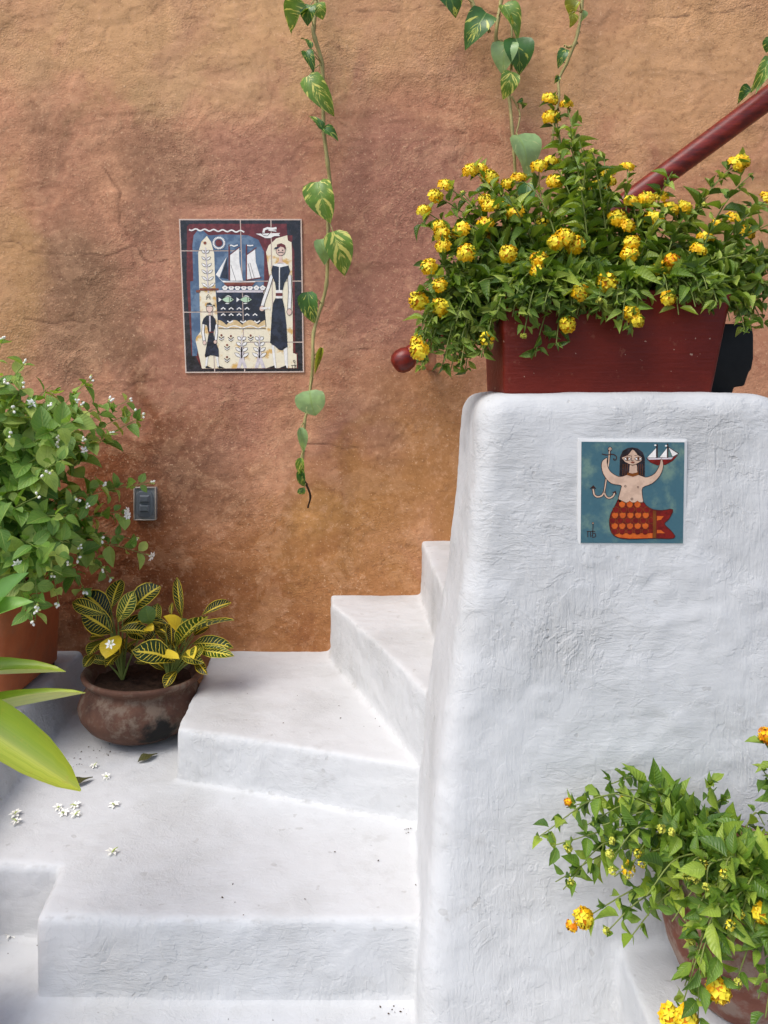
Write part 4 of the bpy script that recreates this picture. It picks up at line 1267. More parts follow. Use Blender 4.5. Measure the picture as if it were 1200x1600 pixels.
def flower_head(name, n, R, seed, mats, fl=0.0064, spread=1.15):
    """dome of small lobed florets, unit size R, opening along +Z"""
    rg = random.Random(seed); mb = MB()
    ga = math.pi * (3 - math.sqrt(5))
    for i in range(n):
        th = spread * math.pi / 2 * math.sqrt((i + 0.5) / n); ph = i * ga + rg.gauss(0, 0.12)
        d = Vector((math.sin(th) * math.cos(ph), math.sin(th) * math.sin(ph), math.cos(th) * 0.62))
        c = d * R * (1 + rg.gauss(0, 0.05)); nn = (d + Vector((rg.gauss(0, .15), rg.gauss(0, .15), 0.15))).normalized()
        a = nn.cross(Vector((0.3, 0.2, 1))).normalized(); b = nn.cross(a)
        rr = fl * rg.uniform(0.85, 1.2); ph0 = rg.random() * 6
        ring = []
        for k in range(8):
            an = ph0 + k * math.pi / 4
            q_ = rr * (1.0 if k % 2 == 0 else 0.72)
            ring.append(c + (a * math.cos(an) + b * math.sin(an)) * q_ + nn * (0.0012 if k % 2 == 0 else 0.0002) - nn * (0.0018 if rg.random() < .3 else 0))
        vs_ = [c - nn * 0.0016] + ring + [c * 0.45]
        fs = [(0, 1 + k, 1 + (k + 1) % 8) for k in range(8)] + [(9, 1 + (k + 1) % 8, 1 + k) for k in range(0, 8, 2)]
        m_ = 1 if (th > 0.85 and rg.random() < 0.6) or rg.random() < 0.12 else 0
        mb.add(vs_, fs, m_, None, rg.random())
    if n > 15:                                          # packed florets underneath
        k_ = 10; rows_ = []
        for th in (0.0001, 0.5, 1.0, 1.5, 1.9):
            rows_ += [(R * 0.84 * math.sin(th) * math.cos(2 * math.pi * q_ / k_), R * 0.84 * math.sin(th) * math.sin(2 * math.pi * q_ / k_), R * 0.52 * math.cos(th)) for q_ in range(k_)]
        mb.add(rows_, [(i * k_ + q_, (i + 1) * k_ + q_, (i + 1) * k_ + (q_ + 1) % k_, i * k_ + (q_ + 1) % k_) for i in range(4) for q_ in range(k_)], 2)
    return mb.mesh(name, mats, True)


HEADS = [flower_head('flower_head', n_, R_, s_, [YEL, YEO, ORA]) for n_, R_, s_ in ((30, 0.0165, 1), (26, 0.0150, 2), (34, 0.0180, 3), (22, 0.0140, 4))]
HEADO = flower_head('flower_head', 20, 0.0145, 9, [YEO, ORA, ORA])
HEADS_SPARSE = flower_head('flower_head', 12, 0.0150, 12, [YEO, YEL], 0.0048)
BUDS = [flower_head('flower_bud', 14, 0.0055, 21, [BUD, BUD], 0.0030, 1.3), flower_head('flower_bud', 12, 0.0065, 22, [BUD, YEL], 0.0030, 1.3)]
LLEAF = [leaf_mesh('leaf', LANT, OVATE, 7, 0.55, d_, 0.05, tw_, k_ / 8) for k_, (d_, tw_) in enumerate([(0.12, 0), (0.25, 0.3), (0.4, -0.3), (0.05, 0.2), (0.3, 0.5), (0.18, -0.5), (0.5, 0), (-0.05, 0.1)])]
LLEAF2 = [leaf_mesh('leaf', LANT2, OVATE, 7, 0.5, d_, 0.06, tw_, k_ / 8) for k_, (d_, tw_) in enumerate([(0.12, 0), (0.25, 0.3), (0.4, -0.3), (0.05, 0.2), (0.3, 0.5), (0.18, -0.5), (0.5, 0), (-0.05, 0.1)])]


class Plant:
    def __init__(s, name, loc, label, cat='plant'):
        s.root = empty(name, loc, label, cat)
        s.leaves = []; s.stem = MB(); s.heads = []

    def leaf(s, me, base, ax, nrm, L, W): s.leaves.append((me, frame(base, ax, nrm, L, W), base, L))

    def finish(s, leafmats, stemmats, cap=300, partname='leaf'):
        ls_ = sorted(s.leaves, key=lambda q_: -(q_[3] / max(0.2, (q_[2] - CAM).length) ** 1.6))
        for me, M, b, L in ls_[:cap]: link(partname, me, s.root, M)
        rest = [(me, M) for me, M, b, L in ls_[cap:]]
        if rest:
            o = link('foliage', join_mesh('foliage', rest, leafmats), s.root); o['kind'] = 'stuff'
        if s.stem.v: link('stems', s.stem.mesh('stems', stemmats), s.root)
        for nm, me, M in s.heads: link(nm, me, s.root, M)


def leafy_stem(pl, pts, leaves, L0, t0=0.3, node=0.026, r0=0.0022, r1=0.0011, wl=0.40, up=0.55, shoots=0.35, dens=1.0, clipf=None):
    n = len(pts)
    pl.stem.tube(pts, [r0 + (r1 - r0) * i / (n - 1) for i in range(n)], 5, 0, cap=False)
    seg = [(pts[i + 1] - pts[i]).length for i in range(n - 1)]; tot = sum(seg)
    s = t0 * tot; k = rng.random() * 6
    def at_(s_):
        a = 0
        for i, L_ in enumerate(seg):
            if a + L_ >= s_: return pts[i].lerp(pts[i + 1], (s_ - a) / max(L_, 1e-6)), (pts[i + 1] - pts[i]).normalized()
            a += L_
        return pts[-1], (pts[-1] - pts[-2]).normalized()
    while s < tot:
        p, t = at_(s)
        fr = s / tot
        ref = t.cross(Vector((0.2, 0.3, 1))).normalized(); ref2 = t.cross(ref)
        sd_ = ref * math.cos(k) + ref2 * math.sin(k)
        for sg in (-1, 1):
            if rng.random() > dens: continue
            ax = (sd_ * sg + t * rng.uniform(0.25, 0.7) + Vector((0, 0, rng.uniform(-0.35, 0.25))) + jit(0.15)).normalized()
            nr = (Vector((0, -0.35, 1)) * up + t * 0.4 + jit(0.3)).normalized()
            L = L0 * rng.uniform(0.55, 1.3) * (1.05 - 0.45 * max(0, fr - 0.55) / 0.45)
            b = p + ax * 0.004
            if clipf and not clipf(b + ax * L): continue
            pl.leaf(rng.choice(leaves), b, ax, nr, L, L * wl * rng.uniform(0.85, 1.15))
            if rng.random() < shoots:
                for q_ in range(2):
                    a2 = (ax * 0.6 + t + jit(0.5)).normalized(); L2 = L * rng.uniform(0.45, 0.7)
                    if clipf and not clipf(b + a2 * L2): continue
                    pl.leaf(rng.choice(leaves), b, a2, (nr + jit(0.3)).normalized(), L2, L2 * wl)
        k += 1.4; s += node * rng.uniform(0.75, 1.25)


def head(pl, me, pos, axis_, sc=1.0, name='flower_head'):
    q_ = axis_.normalized().to_track_quat('Z', 'Y').to_matrix().to_4x4()
    pl.heads.append((name, me, Matrix.Translation(pos) @ q_ @ Matrix.Rotation(rng.random() * 6, 4, 'Z') @ Matrix.Scale(sc, 4)))


# ---- lantana in the red planter
def planter_ok(p):          # leaves keep out of the tub and of the stucco wall
    return p.y < YW - 0.03 and not (PLX0 - 0.01 < p.x < PLX1 + 0.03 and PLY0 - 0.012 < p.y < PLY1 and p.z < PLZ1 - 0.004)


lan = Plant('lantana_shrub', (0.42, 1.53, PLZ1 - 0.03), 'bushy yellow-flowered lantana spilling over the red planter box')
FL = [(860, 155, 1.60), (885, 163, 1.60), (862, 183, 1.60), (696, 290, 1.5), (680, 306, 1.49), (662, 329, 1.5), (736, 266, 1.55), (749, 265, 1.56), (765, 277, 1.55), (793, 287, 1.53), (810, 279, 1.54),
      (756, 312, 1.50), (766, 322, 1.47), (790, 317, 1.52), (805, 332, 1.49), (759, 350, 1.47), (687, 354, 1.47), (690, 365, 1.46), (720, 360, 1.47), (692, 384, 1.44), (729, 395, 1.42), (794, 396, 1.40),
      (670, 416, 1.43), (687, 445, 1.42), (654, 470, 1.43), (687, 480, 1.42), (842, 405, 1.40), (840, 424, 1.38), (884, 370, 1.42), (869, 378, 1.42), (899, 382, 1.43), (907, 457, 1.37), (842, 260, 1.57), (861, 252, 1.58), (867, 284, 1.56),
      (914, 271, 1.57), (926, 360, 1.5), (980, 261, 1.60), (949, 270, 1.57), (951, 282, 1.55), (934, 291, 1.55), (986, 314, 1.50), (1010, 311, 1.50), (1034, 307, 1.52), (1047, 326, 1.52), (1071, 324, 1.52),
      (965, 341, 1.46), (980, 352, 1.45), (1021, 341, 1.49), (987, 379, 1.43), (984, 397, 1.42), (1091, 390, 1.43), (1150, 257, 1.58), (1161, 251, 1.58), (1166, 362, 1.48), (1120, 350, 1.55), (1146, 342, 1.55),
      (1102, 371, 1.5), (949, 442, 1.38), (1044, 466, 1.37), (986, 490, 1.36), (996, 500, 1.355), (1199, 312, 1.5), (651, 535, 1.42), (655, 547, 1.41), (887, 507, 1.37)]
ORS = [(1035, 420, 1.41), (1050, 407, 1.41), (761, 529, 1.40), (765, 372, 1.5), (850, 345, 1.52)]


def planter_root(px):
    x = 0.27 + (px - 640) / 560 * 0.35 + rng.gauss(0, 0.02)
    return Vector((min(max(x, 0.262), 0.63), rng.uniform(1.46, 1.62), PLZ1 - 0.03))


def planter_path(tip, n=10):
    r = planter_root(600 + tip.x * F / tip.y)
    out = tip - r
    m1 = r + Vector((out.x * 0.3, out.y * 0.25, max(out.z * 0.75, 0.06 + abs(out.x) * 0.25))) + jit(0.012)
    if tip.z < PLZ1:                                   # arches over the rim before hanging down
        m1 = r + Vector((out.x * 0.75, out.y * 0.85, 0.10 + rng.random() * 0.03))
    return bez(r, m1, tip, n)


for i, (a, b, d) in enumerate(FL + ORS):
    tip = P(a, b, d)
    pts = planter_path(tip)
    leafy_stem(lan, pts, LLEAF, 0.042, 0.34, 0.025, shoots=0.4, clipf=planter_ok)
    t = (pts[-1] - pts[-2]).normalized()
    me = HEADO if i >= len(FL) and i % 2 else HEADS_SPARSE if i >= len(FL) else HEADS[i % 4]
    ax = (t * 0.5 + Vector((rng.gauss(0, .25), -0.75, 0.65)) + jit(0.2))
    head(lan, me, tip, ax, rng.uniform(0.86, 1.12))
# flowerless shoots that fill the bush; outline read from the photograph
FILL = [(655, 340), (700, 330), (720, 300), (745, 300), (780, 300), (840, 290), (870, 310), (905, 300), (925, 320), (960, 300), (1000, 330), (1040, 345), (1065, 345), (1100, 320), (1060, 275), (1180, 290), (1195, 350), (1195, 400),
        (1190, 440), (1185, 470), (1170, 490), (1195, 520), (1175, 420), (1150, 470), (1140, 400), (700, 400), (720, 430), (745, 440), (770, 420), (800, 430), (830, 450), (860, 440), (880, 420), (910, 410), (940, 400), (960, 420),
        (1000, 430), (1030, 440), (1070, 430), (1100, 440), (1120, 410), (1080, 460), (700, 470), (720, 490), (690, 510), (710, 530), (730, 545), (700, 560), (680, 540), (670, 515), (740, 520), (745, 490), (720, 565), (760, 470), (790, 480),
        (820, 490), (850, 480), (880, 480), (920, 490), (940, 480), (840, 550), (815, 530), (870, 540), (900, 330), (890, 190), (905, 215), (930, 235), (940, 250), (880, 230), (900, 260), (1110, 470), (1060, 490), (1075, 475), (1160, 450), (680, 460), (665, 480)]
for a, b in FILL:
    low = b > 450
    d = rng.uniform(1.34, 1.40) if low and 770 < a < 1120 else rng.uniform(1.40, 1.56)
    pts = planter_path(P(a + rng.gauss(0, 5), b + rng.gauss(0, 5), d))
    leafy_stem(lan, pts, LLEAF, 0.042, 0.25, 0.023, shoots=0.5, clipf=planter_ok)
    if rng.random() < 0.3: head(lan, BUDS[0], pts[-1], (pts[-1] - pts[-2]) + Vector((0, -.005, .01)), 1.0, 'flower_bud')
for k in range(52):        # shoots hanging over the front rim
    a = rng.uniform(768, 1135); b = rng.uniform(455, 512) if a < 1000 else rng.uniform(440, 482)
    pts = planter_path(P(a, b, rng.uniform(1.355, 1.398)))
    leafy_stem(lan, pts, LLEAF, 0.043, 0.3, 0.022, shoots=0.45, clipf=planter_ok)
for k in range(34):        # a lobe drooping past the left end, over the foot of the handrail
    pts = planter_path(P(rng.uniform(656, 765), rng.uniform(490, 580), rng.uniform(1.40, 1.50)))
    leafy_stem(lan, pts, LLEAF, 0.040, 0.35, 0.022, shoots=0.45, clipf=planter_ok)
for k in range(32):        # and past its right end
    pts = planter_path(P(rng.uniform(1125, 1215), rng.uniform(380, 522), rng.uniform(1.40, 1.55)))
    leafy_stem(lan, pts, LLEAF, 0.042, 0.3, 0.023, shoots=0.45, clipf=planter_ok)
for k in range(30):        # inner growth behind the outer shoots
    a = rng.uniform(700, 1180); b = rng.uniform(310, 450)
    pts = planter_path(P(a, b, rng.uniform(1.46, 1.66)))
    leafy_stem(lan, pts, LLEAF, 0.043, 0.15, 0.024, shoots=0.4, clipf=planter_ok)
lan.finish([LANT], [STEMG], 300)

# ---- lantana in the round pot
lan2 = Plant('lantana_bush', LPC + Vector((0, 0, 0.19)), 'leafy lantana trailing from the round clay pot at lower right')


def pot_ok(p):
    if p.y > yf(p.z) - 0.006: return False
    r_ = math.hypot(p.x - LPC.x, p.y - LPC.y)
    return not (r_ < 0.118 and p.z < LPC.z + 0.205)


TR = [((1110, 1330), (1010, 1235), (885, 1262), 1.24), ((1110, 1330), (960, 1240), (835, 1312), 1.22), ((1120, 1330), (990, 1290), (862, 1322), 1.20), ((1110, 1340), (960, 1310), (880, 1390), 1.19), ((1110, 1340), (960, 1330), (868, 1378), 1.21),
      ((1120, 1340), (1010, 1220), (948, 1226), 1.25), ((1130, 1330), (1040, 1240), (998, 1238), 1.24), ((1140, 1330), (1060, 1240), (1046, 1228), 1.25), ((1150, 1330), (1110, 1250), (1111, 1216), 1.25), ((1150, 1330), (1120, 1260), (1140, 1245), 1.24),
      ((1160, 1330), (1180, 1270), (1195, 1290), 1.2), ((1120, 1350), (1020, 1270), (940, 1290), 1.19), ((1120, 1350), (1010, 1290), (960, 1335), 1.17), ((1120, 1350), (1030, 1300), (982, 1360), 1.16), ((1120, 1360), (1020, 1330), (960, 1370), 1.16),
      ((1120, 1370), (1010, 1380), (912, 1436), 1.17), ((1120, 1380), (1010, 1400), (948, 1456), 1.15), ((1120, 1380), (1040, 1400), (985, 1465), 1.14), ((1130, 1370), (1050, 1330), (1034, 1296), 1.16), ((1130, 1370), (1070, 1310), (1050, 1302), 1.14),
      ((1140, 1370), (1090, 1340), (1074, 1370), 1.08), ((1140, 1370), (1100, 1350), (1090, 1374), 1.07), ((1150, 1370), (1110, 1350), (1104, 1388), 1.06), ((1160, 1370), (1140, 1340), (1131, 1366), 1.06), ((1150, 1380), (1100, 1400), (1079, 1466), 1.06),
      ((1160, 1380), (1110, 1430), (1070, 1540), 1.04), ((1160, 1390), (1110, 1440), (1060, 1588), 1.03), ((1170, 1390), (1130, 1450), (1123, 1547), 1.03), ((1170, 1380), (1150, 1400), (1141, 1446), 1.04), ((1180, 1380), (1170, 1390), (1158, 1430), 1.04),
      ((1190, 1380), (1190, 1390), (1190, 1430), 1.04), ((1190, 1380), (1200, 1430), (1180, 1500), 1.03), ((1190, 1390), (1210, 1450), (1185, 1560), 1.02), ((1190, 1380), (1180, 1440), (1150, 1536), 1.03), ((1180, 1350), (1190, 1320), (1196, 1340), 1.1),
      ((1170, 1350), (1160, 1300), (1165, 1312), 1.15), ((1130, 1350), (1060, 1320), (1020, 1330), 1.15), ((1130, 1360), (1060, 1340), (1010, 1400), 1.12), ((1150, 1350), (1120, 1300), (1095, 1290), 1.17), ((1140, 1350), (1090, 1290), (1060, 1270), 1.2),
      ((1150, 1350), (1130, 1310), (1110, 1320), 1.12), ((1160, 1360), (1150, 1330), (1150, 1350), 1.08), ((1180, 1370), (1170, 1380), (1130, 1420), 1.04), ((1190, 1400), (1210, 1480), (1196, 1590), 1.0), ((1130, 1350), (1050, 1260), (1015, 1275), 1.21),
      ((1130, 1340), (1000, 1255), (915, 1290), 1.22), ((1160, 1390), (1100, 1480), (1090, 1600), 1.02), ((1230, 1300), (1215, 1240), (1190, 1200), 1.18), ((1235, 1300), (1225, 1220), (1196, 1160), 1.18), ((1150, 1370), (1100, 1370), (1050, 1440), 1.09)]
for p0, p1, p2, d in TR:
    a = LPC + Vector((rng.gauss(0.0, 0.025), rng.gauss(0, 0.025), 0.19))
    b = P(p0[0], p0[1], (a.y + d) / 2 - 0.01) + Vector((0, 0, 0.02)); c = P(p1[0], p1[1], d + 0.01); e = P(p2[0], p2[1], d)
    pts = catmull([a, b, c, e], 5) if (p0[0] < 1200) else catmull([LPC + Vector((0.06, 0, 0.19)), P(p0[0], p0[1], 1.19), c, e], 5)
    leafy_stem(lan2, pts, LLEAF2, 0.041, 0.30, 0.025, 0.0019, 0.0009, wl=0.5, shoots=0.3, clipf=pot_ok)
for a, b, d, me in ((912, 1434, 1.165, HEADS[0]), (1123, 1547, 1.025, HEADS[2]), (1047, 1589, 1.025, HEADS[0]), (1072, 1592, 1.02, HEADS[2]), (1191, 1428, 1.035, HEADS[3]), (1199, 1150, 1.18, HEADO)):
    head(lan2, me, P(a, b, d), Vector((rng.gauss(0, .1), -1, 0.45)), 0.86)
head(lan2, HEADO, P(893, 1447, 1.17), Vector((-.5, -.6, -.4)), 0.62)
head(lan2, HEADS_SPARSE, P(982, 1357, 1.155), Vector((0, -1, 0.4)), 0.72)
head(lan2, HEADO, P(887, 1253, 1.235), Vector((-.4, -.6, .6)), 0.42)
for a, b, d in ((1034, 1295, 1.15), (1050, 1300, 1.13), (957, 1314, 1.17), (953, 1334, 1.16), (957, 1361, 1.15), (996, 1333, 1.16), (1003, 1350, 1.15), (1074, 1369, 1.07), (1088, 1372, 1.06), (1104, 1386, 1.05), (1131, 1365, 1.05), (1098, 1350, 1.08), (1156, 1428, 1.03), (1141, 1445, 1.03),
                (1077, 1461, 1.05), (1079, 1469, 1.05), (972, 1250, 1.235), (1153, 1537, 1.02), (948, 1455, 1.14), (892, 1378, 1.18), (888, 1325, 1.19), (980, 1368, 1.15)):
    head(lan2, rng.choice(BUDS), P(a, b, d), Vector((rng.gauss(0, .2), -1, 0.5)), rng.uniform(0.8, 1.05), 'flower_bud')
lan2.finish([LANT2], [STEMG], 300)

# ---- jasmine
JAS = mat_leaf('jasmine_leaf', S(92, 132, 54), S(136, 172, 78), S(190, 206, 108), 0.48, 0.35, 6, 0.3, 0.8)
JW = mat_plain('jasmine_white', S(250, 248, 238), 0.5, 0.3, 0.03, 200)
JG = mat_plain('jasmine_calyx', S(188, 200, 110), 0.55, 0.3, 0.12, 200)
JL = [leaf_mesh('leaf', JAS, ROUND, 7, f_, d_, 0, tw_, k_ / 7, wav=0.012) for k_, (f_, d_, tw_) in enumerate([(0.35, 0.12, 0), (0.2, 0.3, 0.3), (0.5, 0.2, -0.3), (0.25, 0.45, 0.2), (0.4, 0.05, -0.1), (0.3, 0.3, 0.5), (0.15, 0.18, -0.4)])]


def petal_star(mb, c, ax, R, n, seed, mat=0):
    rg = random.Random(seed); ax = ax.normalized(); a = ax.cross(Vector((0.2, 0.5, 1))).normalized(); b = ax.cross(a)
    for k in range(n):
        an = 2 * math.pi * k / n + rg.gauss(0, 0.12); dr = a * math.cos(an) + b * math.sin(an); sd_ = a * -math.sin(an) + b * math.cos(an); up = rg.uniform(-0.05, 0.35)
        q0, q1, q2 = c + dr * R * 0.08, c + dr * R * 0.55 + ax * R * up, c + dr * R + ax * R * up * 0.4
        mb.add([q0, q1 + sd_ * R * 0.24, q1 - sd_ * R * 0.24, q2, q1 + ax * R * -0.06], [(0, 2, 4), (0, 4, 1), (1, 4, 3), (4, 2, 3)], mat)


def jas_open(seed):
    mb = MB(); petal_star(mb, Vector((0, 0, 0)), Vector((0, 0, 1)), 0.0155, 7, seed, 0); petal_star(mb, Vector((0, 0, 0.002)), Vector((0.1, 0, 1)), 0.010, 5, seed + 1, 0)
    mb.tube([(0, 0, -0.016), (0, 0, -0.004), (0, 0, 0.001)], [0.0016, 0.0018, 0.0026], 6, 1)
    return mb.mesh('flower', [JW, JG])


def jas_bud(seed):
    rg = random.Random(seed); mb = MB()
    for k in range(rg.choice((3, 4, 5))):
        d = Vector((rg.gauss(0, .6), rg.gauss(0, .6), 1)).normalized(); L = rg.uniform(0.010, 0.021)
        mb.tube([d * 0.002, d * L * 0.5, d * L * 0.8, d * L * 1.0, d * (L * 1.16)], [0.0012, 0.0016, 0.0038, 0.0030, 0.0004], 6, 0 if k % 3 else (1 if rg.random() < .4 else 0))
        mb.tube([Vector((0, 0, 0)), d * L * 0.55], [0.0011, 0.0020], 5, 1)
        for q_ in range(3):
            dd = (d + Vector((rg.gauss(0, .5), rg.gauss(0, .5), rg.gauss(0, .3)))).normalized(); mb.tube([d * 0.003, d * 0.003 + dd * 0.009], [0.0007, 0.0002], 4, 1)
    return mb.mesh('flower_bud', [JW, JG])


JO = [jas_open(s_) for s_ in (1, 5, 9)]; JB = [jas_bud(s_) for s_ in (2, 3, 4, 6, 8)]
jas = Plant('jasmine_bush', (-1.235, 2.15, jz0 + 0.27), 'jasmine bush with small white flowers in the tall terracotta pot')
JF = [(3, 533, 2.0, 0), (37, 570, 2.0, 0), (36, 602, 2.0, 0), (141, 595, 2.15, 0), (49, 631, 1.98, 1), (76, 635, 2.0, 0), (118, 629, 2.08, 0), (125, 635, 2.08, 0), (170, 629, 2.2, 0), (201, 626, 2.24, 0), (210, 644, 2.24, 0), (221, 652, 2.25, 0), (170, 678, 2.2, 0), (88, 684, 1.96, 0),
      (86, 695, 1.95, 0), (131, 704, 2.08, 1), (128, 690, 2.08, 0), (78, 739, 1.93, 0), (65, 747, 1.93, 0), (58, 776, 1.92, 0), (118, 783, 2.02, 0), (135, 793, 2.04, 0), (160, 759, 2.16, 0), (198, 799, 2.25, 1), (199, 806, 2.25, 1), (234, 754, 2.28, 0), (157, 841, 2.14, 0), (210, 842, 2.25, 0), (236, 869, 2.26, 1),
      (27, 881, 1.90, 1), (122, 855, 2.05, 0), (121, 871, 2.05, 0), (104, 880, 2.02, 0), (63, 871, 1.95, 0), (81, 897, 1.98, 0), (158, 888, 2.16, 0), (171, 902, 2.2, 0), (91, 940, 2.0, 0), (59, 943, 1.95, 0), (56, 951, 1.95, 0), (50, 969, 1.95, 0), (131, 920, 2.12, 0), (20, 640, 1.95, 0), (15, 680, 1.92, 0), (5, 600, 1.95, 0)]


def jas_ok(p):
    if p.y > YW - 0.03: return False
    return not (p.x < jx1 + 0.004 and p.y > jy0 and p.z < jz0 + 0.30)


def jas_path(tip):
    r = Vector((rng.uniform(-1.36, -1.12), rng.uniform(2.03, 2.26), jz0 + 0.27)); o = tip - r
    mid_ = r + Vector((o.x * 0.35, o.y * 0.4, max(o.z * 0.8, 0.16 + 0.15 * abs(o.x)))) + jit(0.02)
    if tip.z < jz0 + 0.32: mid_ = r + Vector((o.x * 0.55 + 0.05, o.y * 0.7, 0.24 + 0.1 * rng.random()))
    return bez(r, mid_, tip, 11)


for i, (a, b, d, op) in enumerate(JF):
    tip = P(a, b, d); pts = jas_path(tip)
    leafy_stem(jas, pts, JL, 0.066, 0.28, 0.040, 0.0022, 0.0010, wl=0.66, up=0.6, shoots=0.15, clipf=jas_ok)
    ax = (pts[-1] - pts[-2]).normalized() + Vector((0.1, -0.6, 0.1))
    head(jas, rng.choice(JO) if op else rng.choice(JB), tip, ax, rng.uniform(0.85, 1.1), 'flower' if op else 'flower_bud')
for k in range(62):
    a = rng.uniform(-60, 125); b = rng.uniform(600, 905)
    if b < 640 and a > 90: continue
    pts = jas_path(P(a, b, rng.uniform(1.86, 2.2)))
    leafy_stem(jas, pts, JL, 0.080, 0.2, 0.038, 0.0022, 0.0010, wl=0.68, up=0.55, shoots=0.2, clipf=jas_ok)
jas.finish([JAS], [STEMG], 300)

# ---- croton, traced leaf by leaf
CRO = mat_croton('croton_leaf', 0.0); CROY = mat_croton('croton_yellow_leaf', 0.75)
PLAING = mat_leaf('croton_plain_leaf', S(58, 88, 24), S(84, 112, 34), S(110, 130, 40), 0.35, 0.3, 8)
CLS = [[leaf_mesh('leaf', m_, OBLONG, 9, f_, d_, 0, tw_, k_ / 5, wav=0.02, cup=0.8) for k_, (f_, d_, tw_) in enumerate([(0.25, 0.10, 0), (0.2, 0.14, 0.3), (0.3, 0.08, -0.3), (0.15, 0.16, 0.2), (0.25, 0.05, -0.15)])] for m_ in (CRO, CROY, PLAING)]
def cc(x, y): return (x / 4.138 + 90, y / 4.138 + 880)
CL = [((310, 330), (85, 250), 20, 0, 0), ((345, 360), (175, 185), 30, 0, 0), ((345, 300), (400, 95), 25, 0, .05), ((355, 450), (155, 320), 33, 0, -.04), ((390, 380), (490, 190), 22, 0, 0), ((470, 320), (660, 145), 32, 0, .03), ((390, 410), (690, 360), 22, 0, -.03),
      ((390, 440), (600, 440), 17, 0, 0), ((310, 500), (195, 590), 25, 0, -.05), ((400, 470), (310, 605), 28, 1, -.07), ((420, 500), (400, 590), 22, 0, -.05), ((240, 590), (170, 660), 13, 0, -.05), ((400, 590), (310, 660), 14, 0, -.06), ((600, 400), (565, 275), 23, 2, 0),
      ((805, 360), (770, 90), 12, 0, .03), ((930, 340), (1120, 250), 13, 0, .02), ((770, 540), (1105, 330), 28, 0, -.02), ((770, 545), (950, 345), 15, 0, -.05), ((870, 520), (1125, 535), 18, 0, -.04), ((900, 560), (1120, 590), 16, 0, -.05), ((760, 635), (500, 550), 28, 0, -.07),
      ((830, 490), (690, 340), 22, 1, -.03), ((730, 530), (635, 375), 21, 0, 0), ((735, 530), (735, 390), 13, 0, 0), ((930, 540), (870, 620), 16, 0, -.06), ((900, 620), (965, 715), 14, 0, -.06), ((770, 700), (690, 785), 15, 0, -.06), ((840, 440), (790, 360), 15, 2, 0), ((735, 340), (740, 250), 7, 0, .02),
      ((640, 420), (640, 260), 18, 0, .02), ((330, 420), (300, 250), 24, 0, .04), ((450, 430), (560, 480), 18, 0, -.03), ((880, 470), (980, 400), 18, 0, .03), ((800, 600), (940, 640), 15, 0, -.05), ((420, 330), (370, 330), 14, 2, .02), ((300, 480), (205, 470), 18, 0, 0), ((860, 560), (880, 610), 14, 1, -.07), ((680, 590), (760, 600), 13, 1, -.08), ((700, 450), (650, 420), 15, 0, .03), ((560, 420), (620, 430), 13, 1, -.02)]
cro = Plant('croton_plant', CPC + Vector((0, 0, 0.155)), 'yellow-veined dark croton growing in the squat clay pot')
roots = [CPC + Vector((-0.055, 0.01, 0.152)), CPC + Vector((0.085, 0.0, 0.152))]
for (b_, t_, w_, kind_, dd) in CL:
    d = 2.13 + rng.uniform(-.02, .03)
    pb = P(*cc(*b_), d); pt_ = P(*cc(*t_), d + dd)
    ax = pt_ - pb; L = ax.length
    nr = (Vector((0, -0.8, 0.75)) + jit(0.25)).normalized()
    cro.leaf(CLS[kind_][rng.randrange(5)], pb, ax, nr, L, w_ * d / F * 1.22)
    rt = roots[0] if b_[0] < 600 else roots[1]
    cro.stem.tube(bez(rt, rt.lerp(pb, 0.5) + Vector((0, 0, 0.02)), pb, 5), [0.004, 0.003, 0.0022, 0.0018, 0.0014], 5, 0, cap=False)
for k in range(26):        # older shaded leaves filling the middle of the clump
    rt = roots[k % 2]; b_ = rt + Vector((rng.gauss(0, .025), rng.gauss(0.02, .02), rng.uniform(0.03, 0.09))); an = rng.uniform(0, 6.28)
    ax = Vector((math.cos(an), 0.5 * math.sin(an) + 0.2, rng.uniform(0.1, 0.9))); L = rng.uniform(0.055, 0.10)
    cro.leaf(CLS[0][rng.randrange(5)], b_, ax, (Vector((0, -0.6, 0.8)) + jit(0.35)).normalized(), L, L * rng.uniform(0.3, 0.42))
cro.finish([CRO], [STEMG])

# ---- pothos vines hanging on the stucco wall
PO = [mat_pothos('pothos_leaf', S(104, 138, 52), S(226, 224, 120), 1.2), mat_pothos('pothos_dark_leaf', S(66, 106, 46), S(210, 216, 106), 0.8), mat_pothos('pothos_pale_leaf', S(140, 170, 112), S(190, 206, 142), 0.4), mat_pothos('pothos_yellow_leaf', S(140, 146, 50), S(214, 212, 104), 0.9)]
PL = [[leaf_mesh('leaf', m_, HEART, 10, f_, d_, 0, tw_, k_ / 4, wav=0.03, cup=1.2) for k_, (f_, d_, tw_) in enumerate([(0.3, 0.2, 0.15), (0.55, 0.1, 0.6), (0.35, 0.3, -0.6), (1.0, 0.35, 1.1)])] for m_ in PO]
VST = mat_plain('pothos_stem', S(160, 150, 96), 0.6, 0.3, 0.25, 18)
VSD = mat_plain('dry_stem', S(52, 40, 28), 0.85, 0.2, 0.4, 40)


